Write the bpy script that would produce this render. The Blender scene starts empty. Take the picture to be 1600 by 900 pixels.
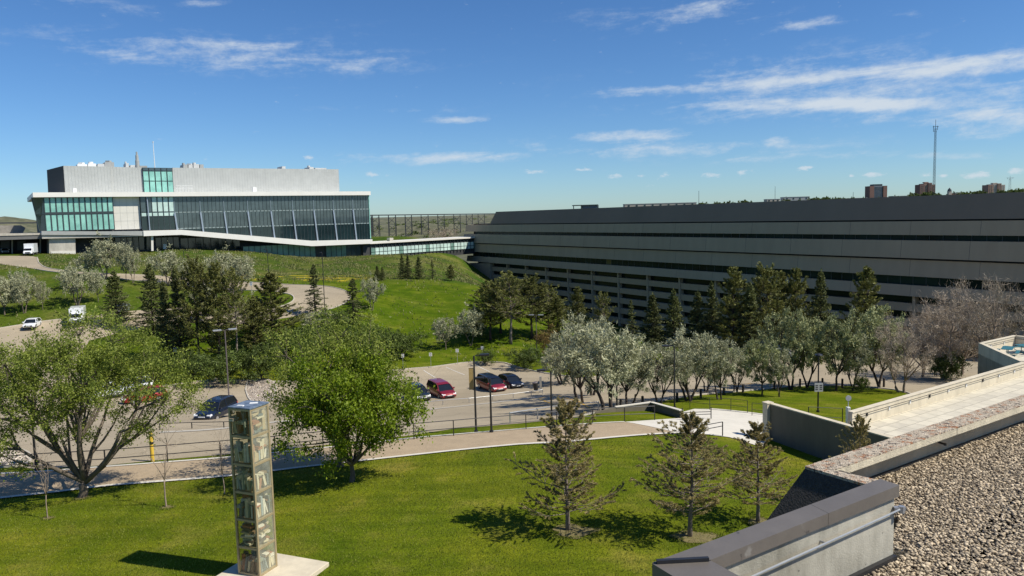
import bpy, bmesh, math, random
import numpy as np
from mathutils import Vector, Matrix
R = math.radians
random.seed(7); rng = np.random.default_rng(7)
sc = bpy.context.scene
# ------------------------------------------------------------------ camera
F = 1180.0; PITCH = R(5.42); ROLL = R(1.5); CZ = 17.0
right0 = Vector((1, 0, 0)); fwd = Vector((0, math.cos(PITCH), -math.sin(PITCH))); up0 = Vector((0, math.sin(PITCH), math.cos(PITCH)))
camx = right0*math.cos(ROLL) - up0*math.sin(ROLL)
camy = right0*math.sin(ROLL) + up0*math.cos(ROLL)
cam_d = bpy.data.cameras.new("camera"); cam = bpy.data.objects.new("camera", cam_d)
sc.collection.objects.link(cam); sc.camera = cam
m = Matrix((( camx.x, camy.x, -fwd.x, 0), (camx.y, camy.y, -fwd.y, 0), (camx.z, camy.z, -fwd.z, CZ), (0, 0, 0, 1)))
cam.matrix_world = m
cam_d.sensor_width = 36; cam_d.lens = F/1600*36; cam_d.clip_end = 40000; cam_d.clip_start = .1
# ------------------------------------------------------------------ light
SUN_AZ = Vector((.93, -.30, 0)).normalized(); SUN_EL = R(49)
sun_dir = Vector((SUN_AZ.x*math.cos(SUN_EL), SUN_AZ.y*math.cos(SUN_EL), math.sin(SUN_EL)))
sd = bpy.data.lights.new("sun", 'SUN'); sd.energy = 5.0; sd.angle = R(.53); sd.color = (1, .93, .80)
so = bpy.data.objects.new("sun", sd); sc.collection.objects.link(so)
so.rotation_euler = (-sun_dir).to_track_quat('-Z', 'Y').to_euler(); so.location = (0, 0, 60)
sc.view_settings.view_transform = 'Standard'; sc.view_settings.look = 'None'; sc.view_settings.gamma = 1
sc.view_settings.exposure = 0.24; sc.view_settings.use_curve_mapping = False

def ray(px, py):
    a = (px-800)/F; b = (450-py)/F
    return fwd + camx*a + camy*b
CAM = Vector((0, 0, CZ))
def WZ(px, py, z):
    d = ray(px, py); return CAM + d*((z-CZ)/d.z)
def WY(px, py, y):
    d = ray(px, py); return CAM + d*(y/d.y)

# world: sky + clouds laid out by azimuth and elevation
w = bpy.data.worlds.new("World"); sc.world = w; w.use_nodes = True
nt = w.node_tree; nt.nodes.clear()
def N(t, **k):
    n = nt.nodes.new(t)
    for a, b in k.items(): setattr(n, a, b)
    return n
def lk(a, b): nt.links.new(a, b)
def M(op, a, b=None, c=None):
    n = N('ShaderNodeMath', operation=op)
    for i, v in enumerate((a, b, c)):
        if v is None: continue
        if isinstance(v, (int, float)): n.inputs[i].default_value = v
        else: lk(v, n.inputs[i])
    return n.outputs[0]
sky = N('ShaderNodeTexSky', sky_type='NISHITA'); sky.sun_disc = False
sky.sun_elevation = SUN_EL; sky.sun_rotation = math.atan2(SUN_AZ.x, SUN_AZ.y); sky.altitude = 900
sky.air_density = 1.0; sky.dust_density = .35; sky.ozone_density = 3.0
hs = N('ShaderNodeHueSaturation'); hs.inputs['Saturation'].default_value = 1.12; lk(sky.outputs[0], hs.inputs['Color'])
bg = N('ShaderNodeBackground'); bg.inputs[1].default_value = .10
tint = N('ShaderNodeMix'); tint.data_type = 'RGBA'; tint.blend_type = 'MULTIPLY'; tint.inputs[0].default_value = 1; tint.inputs[7].default_value = (.60, .785, .985, 1); lk(hs.outputs[0], tint.inputs[6]); lk(tint.outputs[2], bg.inputs[0])
tc = N('ShaderNodeTexCoord'); sx = N('ShaderNodeSeparateXYZ'); lk(tc.outputs['Generated'], sx.inputs[0])
az = M('ARCTAN2', sx.outputs[0], sx.outputs[1]); el = M('ARCSINE', sx.outputs[2])
def azel(px, py):
    d = ray(px, py).normalized(); return math.atan2(d.x, d.y), math.asin(d.z)
# (px, py, half width, half height, tilt px/px, strength)
CL = [(375, 88, 260, 30, .02, .62), (190, 84, 60, 13, .12, .55), (120, 8, 110, 16, .1, .42), (60, 38, 40, 9, 0, .4),
      (1085, 20, 100, 20, -.2, .7), (1262, 36, 60, 14, -.1, .6), (1050, 141, 120, 11, -.05, .8), (1240, 124, 200, 15, -.12, 1.0), (1480, 106, 230, 20, -.09, 1.1), (1170, 166, 110, 9, .02, .95), (1350, 163, 240, 15, .0, 1.15), (1540, 182, 150, 18, .07, .9),
      (1510, 195, 130, 22, .1, .7), (985, 213, 110, 11, -.03, .8), (1480, 135, 160, 12, -.12, .6), (725, 187, 60, 7, 0, .7), (690, 247, 160, 10, -.03, .75),
      (1210, 221, 26, 12, 0, .75), (1240, 246, 150, 8, -.06, .62), (838, 232, 22, 10, 0, .6), (650, 242, 14, 8, 0, .7),
      (560, 243, 50, 8, 0, .5), (1475, 243, 100, 7, 0, .5), (600, 172, 120, 6, 0, .35), (1160, 110, 200, 12, -.04, .35), (1420, 22, 60, 8, 0, .35), (325, 6, 50, 7, 0, .5), (1340, 140, 420, 60, -.06, .62), (1050, 232, 330, 22, -.02, .42), (300, 75, 330, 40, .0, .3), (1050, 30, 260, 26, -.1, .3)]
SM = [(962, 276, 13, 6), (1036, 274, 12, 6), (1000, 275, 9, 4), (1120, 274, 20, 5), (1159, 270, 10, 6), (1258, 262, 14, 4), (1360, 273, 20, 5), (1444, 273, 14, 5),
      (1330, 275, 6, 3), (1520, 273, 36, 6), (1590, 268, 16, 7), (835, 269, 18, 4), (912, 266, 14, 3), (590, 273, 22, 4), (1475, 275, 8, 4), (480, 246, 10, 4)]
tot = None
def blob(px, py, hw, hh, tilt, s, tot):
    a0, e0 = azel(px, py); a1, e1 = azel(px+hw, py); a2, e2 = azel(px, py-hh)
    da = a1-a0; de = e2-e0; sl = (e1-e0)/da - tilt
    A = M('SUBTRACT', az, a0); E = M('SUBTRACT', el, e0)
    E = M('SUBTRACT', E, M('MULTIPLY', A, sl))
    A = M('DIVIDE', A, da); E = M('DIVIDE', E, de)
    q = M('ADD', M('MULTIPLY', A, A), M('MULTIPLY', E, E))
    g = M('MULTIPLY', M('EXPONENT', M('MULTIPLY', q, -.95)), s)
    return g if tot is None else M('MAXIMUM', tot, g)
for c in CL: tot = blob(*c, tot)
small = None
for c in SM: small = blob(*c, 0, 1.0, small)
cv = N('ShaderNodeCombineXYZ'); lk(az, cv.inputs[0]); lk(M('MULTIPLY', M('SUBTRACT', el, M('MULTIPLY', az, .07)), 6.0), cv.inputs[1])
nz = N('ShaderNodeTexNoise'); nz.inputs['Scale'].default_value = 8; nz.inputs['Detail'].default_value = 9; nz.inputs['Roughness'].default_value = .62
nz.inputs['Distortion'].default_value = .5; lk(cv.outputs[0], nz.inputs['Vector'])
nz2 = N('ShaderNodeTexNoise'); nz2.inputs['Scale'].default_value = 46; nz2.inputs['Detail'].default_value = 8; nz2.inputs['Roughness'].default_value = .68
cv2 = N('ShaderNodeCombineXYZ'); lk(az, cv2.inputs[0]); lk(M('MULTIPLY', el, 2.0), cv2.inputs[1]); lk(cv2.outputs[0], nz2.inputs['Vector'])
def ss(x, lo, hi):
    n = N('ShaderNodeMapRange', interpolation_type='SMOOTHSTEP'); lk(x, n.inputs[0]); n.inputs[1].default_value = lo; n.inputs[2].default_value = hi; return n.outputs[0]
nn = M('ADD', M('MULTIPLY', nz.outputs[0], .62), M('MULTIPLY', nz2.outputs[0], .38))
den = ss(M('ADD', tot, M('MULTIPLY', M('SUBTRACT', nn, .5), 3.2)), .15, 1.35)
den2 = ss(M('ADD', small, M('MULTIPLY', M('SUBTRACT', nz2.outputs[0], .5), 3.4)), .45, 1.2)
den = M('MAXIMUM', M('MULTIPLY', den, M('MINIMUM', M('MULTIPLY', tot, 2.6), .9)), M('MULTIPLY', den2, .72))
den = M('MULTIPLY', den, ss(el, -.01, .02))
bg2 = N('ShaderNodeBackground'); bg2.inputs[0].default_value = (.78, .86, .94, 1); bg2.inputs[1].default_value = .72
mx = N('ShaderNodeMixShader'); lk(den, mx.inputs[0]); lk(bg.outputs[0], mx.inputs[1]); lk(bg2.outputs[0], mx.inputs[2])
out = N('ShaderNodeOutputWorld'); lk(mx.outputs[0], out.inputs[0])

# ------------------------------------------------------------------ materials
MATS = {}
def mat(name, col, rough=.8, var=.15, scale=2.0, bump=0., bscale=None, metal=0., spec=.5, col2=None, coat=0., island=0., stretch=None, detail=6):
    if name in MATS: return MATS[name]
    m = bpy.data.materials.new(name); m.use_nodes = True; t = m.node_tree; b = t.nodes['Principled BSDF']
    b.inputs['Roughness'].default_value = rough; b.inputs['Metallic'].default_value = metal
    b.inputs['Specular IOR Level'].default_value = spec; b.inputs['Coat Weight'].default_value = coat
    g = t.nodes.new('ShaderNodeNewGeometry'); nz = t.nodes.new('ShaderNodeTexNoise')
    mp = t.nodes.new('ShaderNodeMapping'); t.links.new(g.outputs['Position'], mp.inputs[0])
    if stretch: mp.inputs['Scale'].default_value = stretch
    t.links.new(mp.outputs[0], nz.inputs['Vector']); nz.inputs['Scale'].default_value = scale; nz.inputs['Detail'].default_value = detail; nz.inputs['Roughness'].default_value = .65
    r = t.nodes.new('ShaderNodeValToRGB'); r.color_ramp.elements[0].position = .3; r.color_ramp.elements[1].position = .7
    c2 = col2 or tuple(min(1, c*(1+var)) for c in col)
    c1 = tuple(c*(1-var) for c in col)
    r.color_ramp.elements[0].color = (*c1, 1); r.color_ramp.elements[1].color = (*c2, 1)
    t.links.new(nz.outputs[0], r.inputs[0]); cout = r.outputs[0]
    if island:
        mul = t.nodes.new('ShaderNodeMix'); mul.data_type = 'RGBA'; mul.blend_type = 'MULTIPLY'; mul.inputs[0].default_value = 1
        mr = t.nodes.new('ShaderNodeMapRange'); mr.inputs[3].default_value = 1-island; mr.inputs[4].default_value = 1+island
        t.links.new(g.outputs['Random Per Island'], mr.inputs[0]); t.links.new(cout, mul.inputs[6]); t.links.new(mr.outputs[0], mul.inputs[7]); cout = mul.outputs[2]
    t.links.new(cout, b.inputs['Base Color'])
    if bump:
        n2 = t.nodes.new('ShaderNodeTexNoise'); n2.inputs['Scale'].default_value = bscale or scale*8; n2.inputs['Detail'].default_value = 5
        t.links.new(g.outputs['Position'], n2.inputs['Vector'])
        bp = t.nodes.new('ShaderNodeBump'); bp.inputs['Strength'].default_value = bump; bp.inputs['Distance'].default_value = .05
        t.links.new(n2.outputs[0], bp.inputs['Height']); t.links.new(bp.outputs[0], b.inputs['Normal'])
    MATS[name] = m; return m
def leafmat(name, col, col2, trans=.3, objvar=.2, rough=.6):
    m = bpy.data.materials.new(name); m.use_nodes = True; t = m.node_tree; b = t.nodes['Principled BSDF']
    b.inputs['Roughness'].default_value = rough; b.inputs['Specular IOR Level'].default_value = .35
    g = t.nodes.new('ShaderNodeNewGeometry'); oi = t.nodes.new('ShaderNodeObjectInfo')
    nz = t.nodes.new('ShaderNodeTexNoise'); nz.inputs['Scale'].default_value = .55; nz.inputs['Detail'].default_value = 3
    t.links.new(g.outputs['Position'], nz.inputs['Vector'])
    def m_(op, a, b_):
        n = t.nodes.new('ShaderNodeMath'); n.operation = op
        for i, v in enumerate((a, b_)):
            if isinstance(v, (int, float)): n.inputs[i].default_value = v
            else: t.links.new(v, n.inputs[i])
        return n.outputs[0]
    f = m_('ADD', m_('MULTIPLY', g.outputs['Random Per Island'], .6), m_('MULTIPLY', nz.outputs[0], .5))
    r = t.nodes.new('ShaderNodeValToRGB'); r.color_ramp.elements[0].position = .15; r.color_ramp.elements[1].position = .9
    r.color_ramp.elements[0].color = (*col, 1); r.color_ramp.elements[1].color = (*col2, 1); t.links.new(f, r.inputs[0])
    mul = t.nodes.new('ShaderNodeMix'); mul.data_type = 'RGBA'; mul.blend_type = 'MULTIPLY'; mul.inputs[0].default_value = 1
    t.links.new(r.outputs[0], mul.inputs[6]); t.links.new(m_('ADD', m_('MULTIPLY', oi.outputs['Random'], 2*objvar), 1-objvar), mul.inputs[7])
    t.links.new(mul.outputs[2], b.inputs['Base Color'])
    tr = t.nodes.new('ShaderNodeBsdfTranslucent'); t.links.new(mul.outputs[2], tr.inputs[0])
    ms = t.nodes.new('ShaderNodeMixShader'); ms.inputs[0].default_value = trans
    t.links.new(b.outputs[0], ms.inputs[1]); t.links.new(tr.outputs[0], ms.inputs[2])
    t.links.new(ms.outputs[0], t.nodes['Material Output'].inputs[0]); MATS[name] = m; return m

# ------------------------------------------------------------------ mesh tools
C = sc.collection
def tag(o, label=None, cat=None, group=None, kind=None):
    if label: o['label'] = label
    if cat: o['category'] = cat
    if group: o['group'] = group
    if kind: o['kind'] = kind
    return o
def thing(name, label, cat, loc=(0, 0, 0), rz=0, group=None):
    o = bpy.data.objects.new(name, None); C.objects.link(o); o.location = loc; o.rotation_euler = (0, 0, rz); o.empty_display_size = .3
    return tag(o, label, cat, group)
class MB:
    def __init__(s): s.v = []; s.f = []; s.mi = []; s.cur = 0
    def add(s, vs, fs):
        n = len(s.v); s.v += [tuple(v) for v in vs]; s.f += [tuple(i+n for i in f) for f in fs]; s.mi += [s.cur]*len(fs)
    def box(s, c, d, rz=0, ax=None):
        if ax is None: ax = (Vector((math.cos(rz), math.sin(rz), 0)), Vector((-math.sin(rz), math.cos(rz), 0)), Vector((0, 0, 1)))
        c = Vector(c); X, Y, Z = (ax[i]*(d[i]/2) for i in range(3))
        vs = [c+X*a+Y*b+Z*e for e in (-1, 1) for a, b in ((-1, -1), (1, -1), (1, 1), (-1, 1))]
        s.add(vs, [(3, 2, 1, 0), (4, 5, 6, 7), (0, 1, 5, 4), (1, 2, 6, 5), (2, 3, 7, 6), (3, 0, 4, 7)])
    def prism(s, top, bot):
        n = len(top); s.add(list(bot)+list(top), [tuple(range(n-1, -1, -1)), tuple(range(n, 2*n))]+[(i, (i+1) % n, n+(i+1) % n, n+i) for i in range(n)])
    def ext(s, pts, z0, z1): s.prism([(p[0], p[1], z1) for p in pts], [(p[0], p[1], z0) for p in pts])
    def tube(s, pts, rad, n=6, cap=True):
        pts = [Vector(p) for p in pts]; k = len(pts)
        if isinstance(rad, (int, float)): rad = [rad]*k
        base = len(s.v); ref = Vector((0, 0, 1)); vs = []
        for i, p in enumerate(pts):
            t = (pts[min(i+1, k-1)]-pts[max(i-1, 0)])
            if t.length < 1e-6: t = Vector((0, 0, 1))
            t.normalize(); a = t.cross(ref if abs(t.z) < .95 else Vector((1, 0, 0))).normalized(); b = t.cross(a)
            for j in range(n):
                q = 2*math.pi*j/n; vs.append(p+(a*math.cos(q)+b*math.sin(q))*rad[i])
        fs = [(i*n+j, i*n+(j+1) % n, (i+1)*n+(j+1) % n, (i+1)*n+j) for i in range(k-1) for j in range(n)]
        if cap: fs += [tuple(range(n-1, -1, -1)), tuple((k-1)*n+j for j in range(n))]
        s.add(vs, fs)
    def cyl(s, c, r, h, n=12, r2=None): s.tube([c, (c[0], c[1], c[2]+h)], [r, r if r2 is None else r2], n)
    def bar(s, a, b, w, h=None):
        a = Vector(a); b = Vector(b); t = b-a; L = t.length; t.normalize(); h = h or w
        x = t.cross(Vector((0, 0, 1)))
        x = Vector((1, 0, 0)) if x.length < 1e-3 else x.normalized()
        s.box((a+b)/2, (L, w, h), ax=(t, x, x.cross(t)))
    def mesh(s, name, mats, smooth=False):
        me = bpy.data.meshes.new(name); me.from_pydata(s.v, [], s.f)
        for m_ in (mats if isinstance(mats, (list, tuple)) else [mats]): me.materials.append(m_)
        if isinstance(mats, (list, tuple)) and len(mats) > 1: me.polygons.foreach_set('material_index', s.mi)
        bm = bmesh.new(); bm.from_mesh(me); bmesh.ops.recalc_face_normals(bm, faces=bm.faces); bm.to_mesh(me); bm.free()
        if smooth: me.polygons.foreach_set('use_smooth', [True]*len(me.polygons))
        me.update(); return me
    def obj(s, name, mats, parent=None, smooth=False, bevel=0):
        o = bpy.data.objects.new(name, s.mesh(name, mats, smooth)); C.objects.link(o)
        if parent:
            o.parent = parent
        if bevel:
            b = o.modifiers.new('bevel', 'BEVEL'); b.width = bevel; b.segments = 2; b.limit_method = 'ANGLE'
        return o
def local(o, parent):           # o was built in world space: keep it there under its parent
    o.parent = parent; o.matrix_parent_inverse = Matrix.Translation(parent.location).inverted() if parent.rotation_euler.z == 0 else (Matrix.Translation(parent.location) @ Matrix.Rotation(parent.rotation_euler.z, 4, 'Z')).inverted(); return o
def npmesh(name, V, Fq, m, smooth=False):
    V = np.asarray(V, np.float32); Fq = np.asarray(Fq, np.int32); k = Fq.shape[1]
    me = bpy.data.meshes.new(name); me.vertices.add(len(V)); me.vertices.foreach_set('co', V.ravel())
    me.loops.add(Fq.size); me.loops.foreach_set('vertex_index', Fq.ravel())
    me.polygons.add(len(Fq)); me.polygons.foreach_set('loop_start', np.arange(len(Fq), dtype=np.int32)*k)
    if smooth: me.polygons.foreach_set('use_smooth', np.ones(len(Fq), bool))
    me.materials.append(m); me.update(calc_edges=True); return me
def unit(v): return v/np.maximum(np.linalg.norm(v, axis=1, keepdims=True), 1e-9)
def leaves(P, L, W, axis=None, axis_w=.0, up_w=.0, jit=.3):
    """diamond leaves at points P; returns verts, quads"""
    n = len(P); a = rng.normal(size=(n, 3))
    if axis is not None: a = unit(a)*(1-axis_w)+axis*axis_w
    a = unit(a); b = rng.normal(size=(n, 3))
    nrm = np.cross(a, b); nrm = unit(nrm)
    if up_w: nrm = unit(nrm*np.sign(nrm[:, 2:3]+1e-6)*(1-up_w)+np.array([[0, 0, 1.]])*up_w)
    b = unit(np.cross(nrm, a)); s = (1+jit*rng.uniform(-1, 1, (n, 1)))
    l = a*L*s/2; ww = b*W*s/2
    V = np.stack([P-l, P+ww-l*.1, P+l, P-ww-l*.1], 1).reshape(-1, 3)
    return V, np.arange(4*n).reshape(n, 4)
# ------------------------------------------------------------------ terrain
CP = [(-45, 18, 3.0), (-10, 18, 3.0), (8, 20, 3.0), (0, 0, 3.0), (25, 12, 2.4), (-45, 0, 3.0), (45, 0, 1.5), (-10, 26, 3.0), (12, 30, 2.7), (-25, 30, 3.0),
      (-45, 45, 2.7), (-150, 50, 2.5), (-150, 0, 3.0), (0, -20, 3.0), (100, -20, 0), (100, 40, -2.5), (-100, 80, -1), (-160, 110, 1), (-160, 150, 8), (-180, 200, 10),
      (-60, 292, 9.4), (-30, 300, 9.2), (-6, 262, -8), (-18, 300, -8), (27, 218, -15), (74, 146, -12), (86, 127, -10), (5, 205, -12), (48, 138, -8.5),
      (62, 105, -6), (40, 104, -5.2), (34, 128, -7.5), (10, 165, -8), (-2, 232, -6), (-8, 205, 0), (100, 80, -5), (130, 130, -12), (150, 60, -5), (60, 250, -18), (100, 350, -30), (0, 400, -25),
      (-80, 400, -10), (-200, 380, 4), (-200, 300, 10), (200, 200, -20), (240, 0, -4), (-240, 100, 4), (-240, 250, 10), (240, 300, -30), (-130, 230, 10.2), (-45, 275, 4.0)]
for px, py, z in [(0, 780, 3), (0, 736, 3), (350, 745, 3), (350, 716, 3), (700, 683, 3), (700, 706, 3), (860, 692, 2.9), (1000, 682, 2.6), (1000, 660, 2.5), (1100, 664, 2.1), (1190, 690, 1.7),
                  (1182, 815, 2.5), (1250, 718, 1.2), (1080, 838, 2.9), (887, 828, 3), (0, 712, 2.7), (250, 695, 2.5), (500, 680, 2.2), (700, 660, .6), (850, 646, .6), (950, 646, 1.6),
                  (450, 650, 0), (700, 632, -3.6), (900, 612, -3.0), (340, 662, .7), (150, 635, -3.0), (0, 625, -2.4), (670, 575, -4.2), (830, 562, -4.4), (400, 600, -3.6), (290, 600, -3.4),
                  (0, 522, 1.2), (150, 497, 1.7), (300, 492, 1.8), (450, 482, 2.6), (545, 462, 3.6), (250, 540, -1.6), (300, 437, 6), (200, 430, 7.4), (100, 415, 9), (30, 405, 9.8),
                  (400, 445, 5), (490, 450, 4.2), (100, 440, 7), (200, 460, 5.2), (0, 450, 6.5), (60, 470, 4.6), (0, 500, 2.2), (300, 455, 4.5), (300, 470, 3.2), (0, 418, 9),
                  (1300, 600, -2.6), (1050, 600, -2.0), (1200, 562, -4.5), (1400, 600, -3.0), (1277, 640, -.9), (1120, 648, .9), (1400, 625, -1.7), (1180, 640, .2), (1320, 660, -.3),
                  (950, 560, -4.5), (1000, 545, -5), (880, 560, -4.4), (1550, 570, -4.5)]:
    p = WZ(px, py, z); CP.append((p.x, p.y, z))
for px, py, y in [(120, 398, 205), (200, 396, 215), (300, 389, 222), (400, 394.5, 232), (480, 403, 240), (580, 404.5, 250), (400, 420, 185), (300, 412, 180), (200, 412, 180), (550, 430, 175), (620, 436, 160), (700, 436, 160),
                  (765, 444, 157), (840, 482, 146), (905, 518, 136), (600, 520, 127), (650, 480, 140), (740, 500, 132), (800, 520, 126), (650, 410, 195), (708, 405, 225), (690, 402.5, 270), (714, 404, 280), (731, 404.5, 289), (722, 414, 268), (734, 427, 266), (750, 441, 270), (738, 440, 212), (722, 434, 185), (480, 418, 200), (60, 396, 200)]:
    p = WY(px, py, y); CP.append((p.x, p.y, p.z))
CP = np.array(CP)
def tps_fit(P, lam):
    n = len(P); d = np.linalg.norm(P[:, None, :2]-P[None, :, :2], axis=2)
    K = np.where(d > 0, d*d*np.log(d+1e-12), 0)/1000+np.eye(n)*lam
    Q = np.c_[np.ones(n), P[:, :2]/100]; A = np.block([[K, Q], [Q.T, np.zeros((3, 3))]])
    return np.linalg.solve(A, np.r_[P[:, 2], np.zeros(3)])
SOL = tps_fit(CP, .12)
def tps(x, y):
    x = np.asarray(x, float); y = np.asarray(y, float); r = np.zeros_like(x)
    for i in range(len(CP)):
        d2 = (x-CP[i, 0])**2+(y-CP[i, 1])**2; r += SOL[i]*np.where(d2 > 0, .5*d2*np.log(d2+1e-12), 0)/1000
    return r+SOL[-3]+SOL[-2]*x/100+SOL[-1]*y/100
LS = 2.0; X0, X1, Y0, Y1 = -260, 260, -24, 420
nx = int((X1-X0)/LS)+1; ny = int((Y1-Y0)/LS)+1
gx, gy = np.meshgrid(np.linspace(X0, X1, nx), np.linspace(Y0, Y1, ny)); HZ = tps(gx, gy)
HZ = HZ+.10*np.sin(gx*.21+gy*.13)*np.clip((gy-120)/60, 0, 1)
def H(x, y):
    u = (x-X0)/LS; v = (y-Y0)/LS; i = int(min(max(math.floor(u), 0), nx-2)); j = int(min(max(math.floor(v), 0), ny-2)); u -= i; v -= j
    a, b, c, d = HZ[j, i], HZ[j, i+1], HZ[j+1, i], HZ[j+1, i+1]
    return a+(b-a)*u+(d-b)*v if u >= v else a+(d-c)*u+(c-a)*v
def G(px, py):
    d = ray(px, py); t = 15.0
    while t < 420:
        p = CAM+d*t
        if p.z <= H(p.x, p.y):
            lo, hi = t-1.0, t
            for _ in range(24):
                mid = (lo+hi)/2; p = CAM+d*mid
                if p.z <= H(p.x, p.y): hi = mid
                else: lo = mid
            p = CAM+d*hi; return Vector((p.x, p.y, H(p.x, p.y)))
        t += 1.0
    return WY(px, py, 300)
idx = np.arange(nx*ny).reshape(ny, nx)
a = idx[:-1, :-1].ravel(); b = idx[:-1, 1:].ravel(); c = idx[1:, :-1].ravel(); d = idx[1:, 1:].ravel()
tris = np.concatenate([np.stack([a, b, d], 1), np.stack([a, d, c], 1)])
# grass material: mown lawn, rough meadow, flowers
def grassmat(name, near):
    m = bpy.data.materials.new(name); m.use_nodes = True; t = m.node_tree; b = t.nodes['Principled BSDF']; b.inputs['Roughness'].default_value = .9; b.inputs['Specular IOR Level'].default_value = .04
    g = t.nodes.new('ShaderNodeNewGeometry')
    def nz(s, det=6, st=None):
        n = t.nodes.new('ShaderNodeTexNoise'); n.inputs['Scale'].default_value = s; n.inputs['Detail'].default_value = det; n.inputs['Roughness'].default_value = .65
        if st:
            mp = t.nodes.new('ShaderNodeMapping'); mp.inputs['Scale'].default_value = st; t.links.new(g.outputs['Position'], mp.inputs[0]); t.links.new(mp.outputs[0], n.inputs['Vector'])
        else: t.links.new(g.outputs['Position'], n.inputs['Vector'])
        return n.outputs[0]
    def ramp(f, pts):
        r = t.nodes.new('ShaderNodeValToRGB'); e = r.color_ramp.elements
        while len(e) > len(pts): e.remove(e[-1])
        while len(e) < len(pts): e.new(.5)
        for k, (p, c) in enumerate(pts): e[k].position = p; e[k].color = (*c, 1)
        t.links.new(f, r.inputs[0]); return r.outputs[0]
    def mix(f, a, b_, mode='MIX'):
        n = t.nodes.new('ShaderNodeMix'); n.data_type = 'RGBA'; n.blend_type = mode
        if isinstance(f, float): n.inputs[0].default_value = f
        else: t.links.new(f, n.inputs[0])
        t.links.new(a, n.inputs[6]); t.links.new(b_, n.inputs[7]); return n.outputs[2]
    def rng_(f, a0, a1):
        n = t.nodes.new('ShaderNodeMapRange'); n.interpolation_type = 'SMOOTHSTEP'; t.links.new(f, n.inputs[0]); n.inputs[1].default_value = a0; n.inputs[2].default_value = a1; return n.outputs[0]
    lawn = ramp(nz(.35, 8), [(.3, (.080, .122, .006)), (.52, (.118, .155, .009)), (.72, (.195, .195, .035))])
    fine = ramp(nz(14, 4, (1, .6, 1)), [(.3, (.55, .55, .5)), (.72, (1.3, 1.3, 1.25))])
    lawn = mix(1.0, lawn, fine, 'MULTIPLY')
    lawn = mix(1.0, lawn, ramp(nz(.55, 3, (.22, 2.4, 1)), [(.38, (.84, .86, .86)), (.62, (1.16, 1.13, 1.1))]), 'MULTIPLY')
    lawn = mix(1.0, lawn, ramp(nz(.16, 7), [(.36, (.80, .86, .8)), (.66, (1.30, 1.12, 1.2))]), 'MULTIPLY')
    sp = t.nodes.new('ShaderNodeSeparateXYZ'); t.links.new(g.outputs['Position'], sp.inputs[0])
    dry = ramp(nz(.09, 8), [(.32, (.035, .075, .010)), (.5, (.070, .10, .014)), (.68, (.16, .15, .05))])
    dry = mix(1.0, dry, ramp(nz(1.6, 8), [(.32, (.45, .5, .5)), (.68, (1.45, 1.4, 1.3))]), 'MULTIPLY')
    fY = rng_(sp.outputs[1], 150., 166.)
    deep = ramp(nz(.3, 7), [(.3, (.50, .68, .5)), (.7, (.82, .92, .8))]); mnd = t.nodes.new('ShaderNodeMix'); mnd.data_type = 'RGBA'; mnd.blend_type = 'MULTIPLY'; t.links.new(rng_(sp.outputs[1], 104., 118.), mnd.inputs[0]); t.links.new(lawn, mnd.inputs[6]); t.links.new(deep, mnd.inputs[7]); lawn = mnd.outputs[2]
    bk = t.nodes.new('ShaderNodeMath'); bk.operation = 'MULTIPLY'; t.links.new(rng_(sp.outputs[1], 114., 124.), bk.inputs[0]); t.links.new(rng_(sp.outputs[0], -44., -58.), bk.inputs[1])
    bk2 = t.nodes.new('ShaderNodeMath'); bk2.operation = 'MULTIPLY'; t.links.new(bk.outputs[0], bk2.inputs[0]); bk2.inputs[1].default_value = .7
    bk3 = t.nodes.new('ShaderNodeMath'); bk3.operation = 'MAXIMUM'; t.links.new(bk2.outputs[0], bk3.inputs[0]); t.links.new(fY, bk3.inputs[1])
    col = mix(bk3.outputs[0], lawn, dry)
    fl = rng_(nz(.16, 6, (1, 2.2, 1)), .50, .60)          # yellow flower drifts in the meadow
    def band(s, lo, hi, w_):
        a_ = rng_(s, lo, lo+w_); b_ = rng_(s, hi, hi-w_)
        n = t.nodes.new('ShaderNodeMath'); n.operation = 'MULTIPLY'; t.links.new(a_, n.inputs[0]); t.links.new(b_, n.inputs[1]); return n.outputs[0]
    n1 = t.nodes.new('ShaderNodeMath'); n1.operation = 'MULTIPLY'; t.links.new(band(sp.outputs[1], 152., 172., 5.), n1.inputs[0]); t.links.new(band(sp.outputs[0], -64., -28., 4.), n1.inputs[1])
    n2 = t.nodes.new('ShaderNodeMath'); n2.operation = 'MULTIPLY'; t.links.new(n1.outputs[0], n2.inputs[0]); t.links.new(fl, n2.inputs[1])
    yel = t.nodes.new('ShaderNodeRGB'); yel.outputs[0].default_value = (.42, .33, .03, 1)
    col = mix(n2.outputs[0], col, yel.outputs[0])
    t.links.new(col, b.inputs['Base Color'])
    bp = t.nodes.new('ShaderNodeBump'); bp.inputs['Strength'].default_value = .9; bp.inputs['Distance'].default_value = .12
    t.links.new(nz(5, 8), bp.inputs['Height']); t.links.new(bp.outputs[0], b.inputs['Normal']); MATS[name] = m; return m
M_grass = grassmat('grass_ground', True)
me = npmesh('ground', np.stack([gx.ravel(), gy.ravel(), HZ.ravel()], 1), tris, M_grass, True)
ground = bpy.data.objects.new('ground', me); C.objects.link(ground); ground['kind'] = 'structure'

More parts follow.
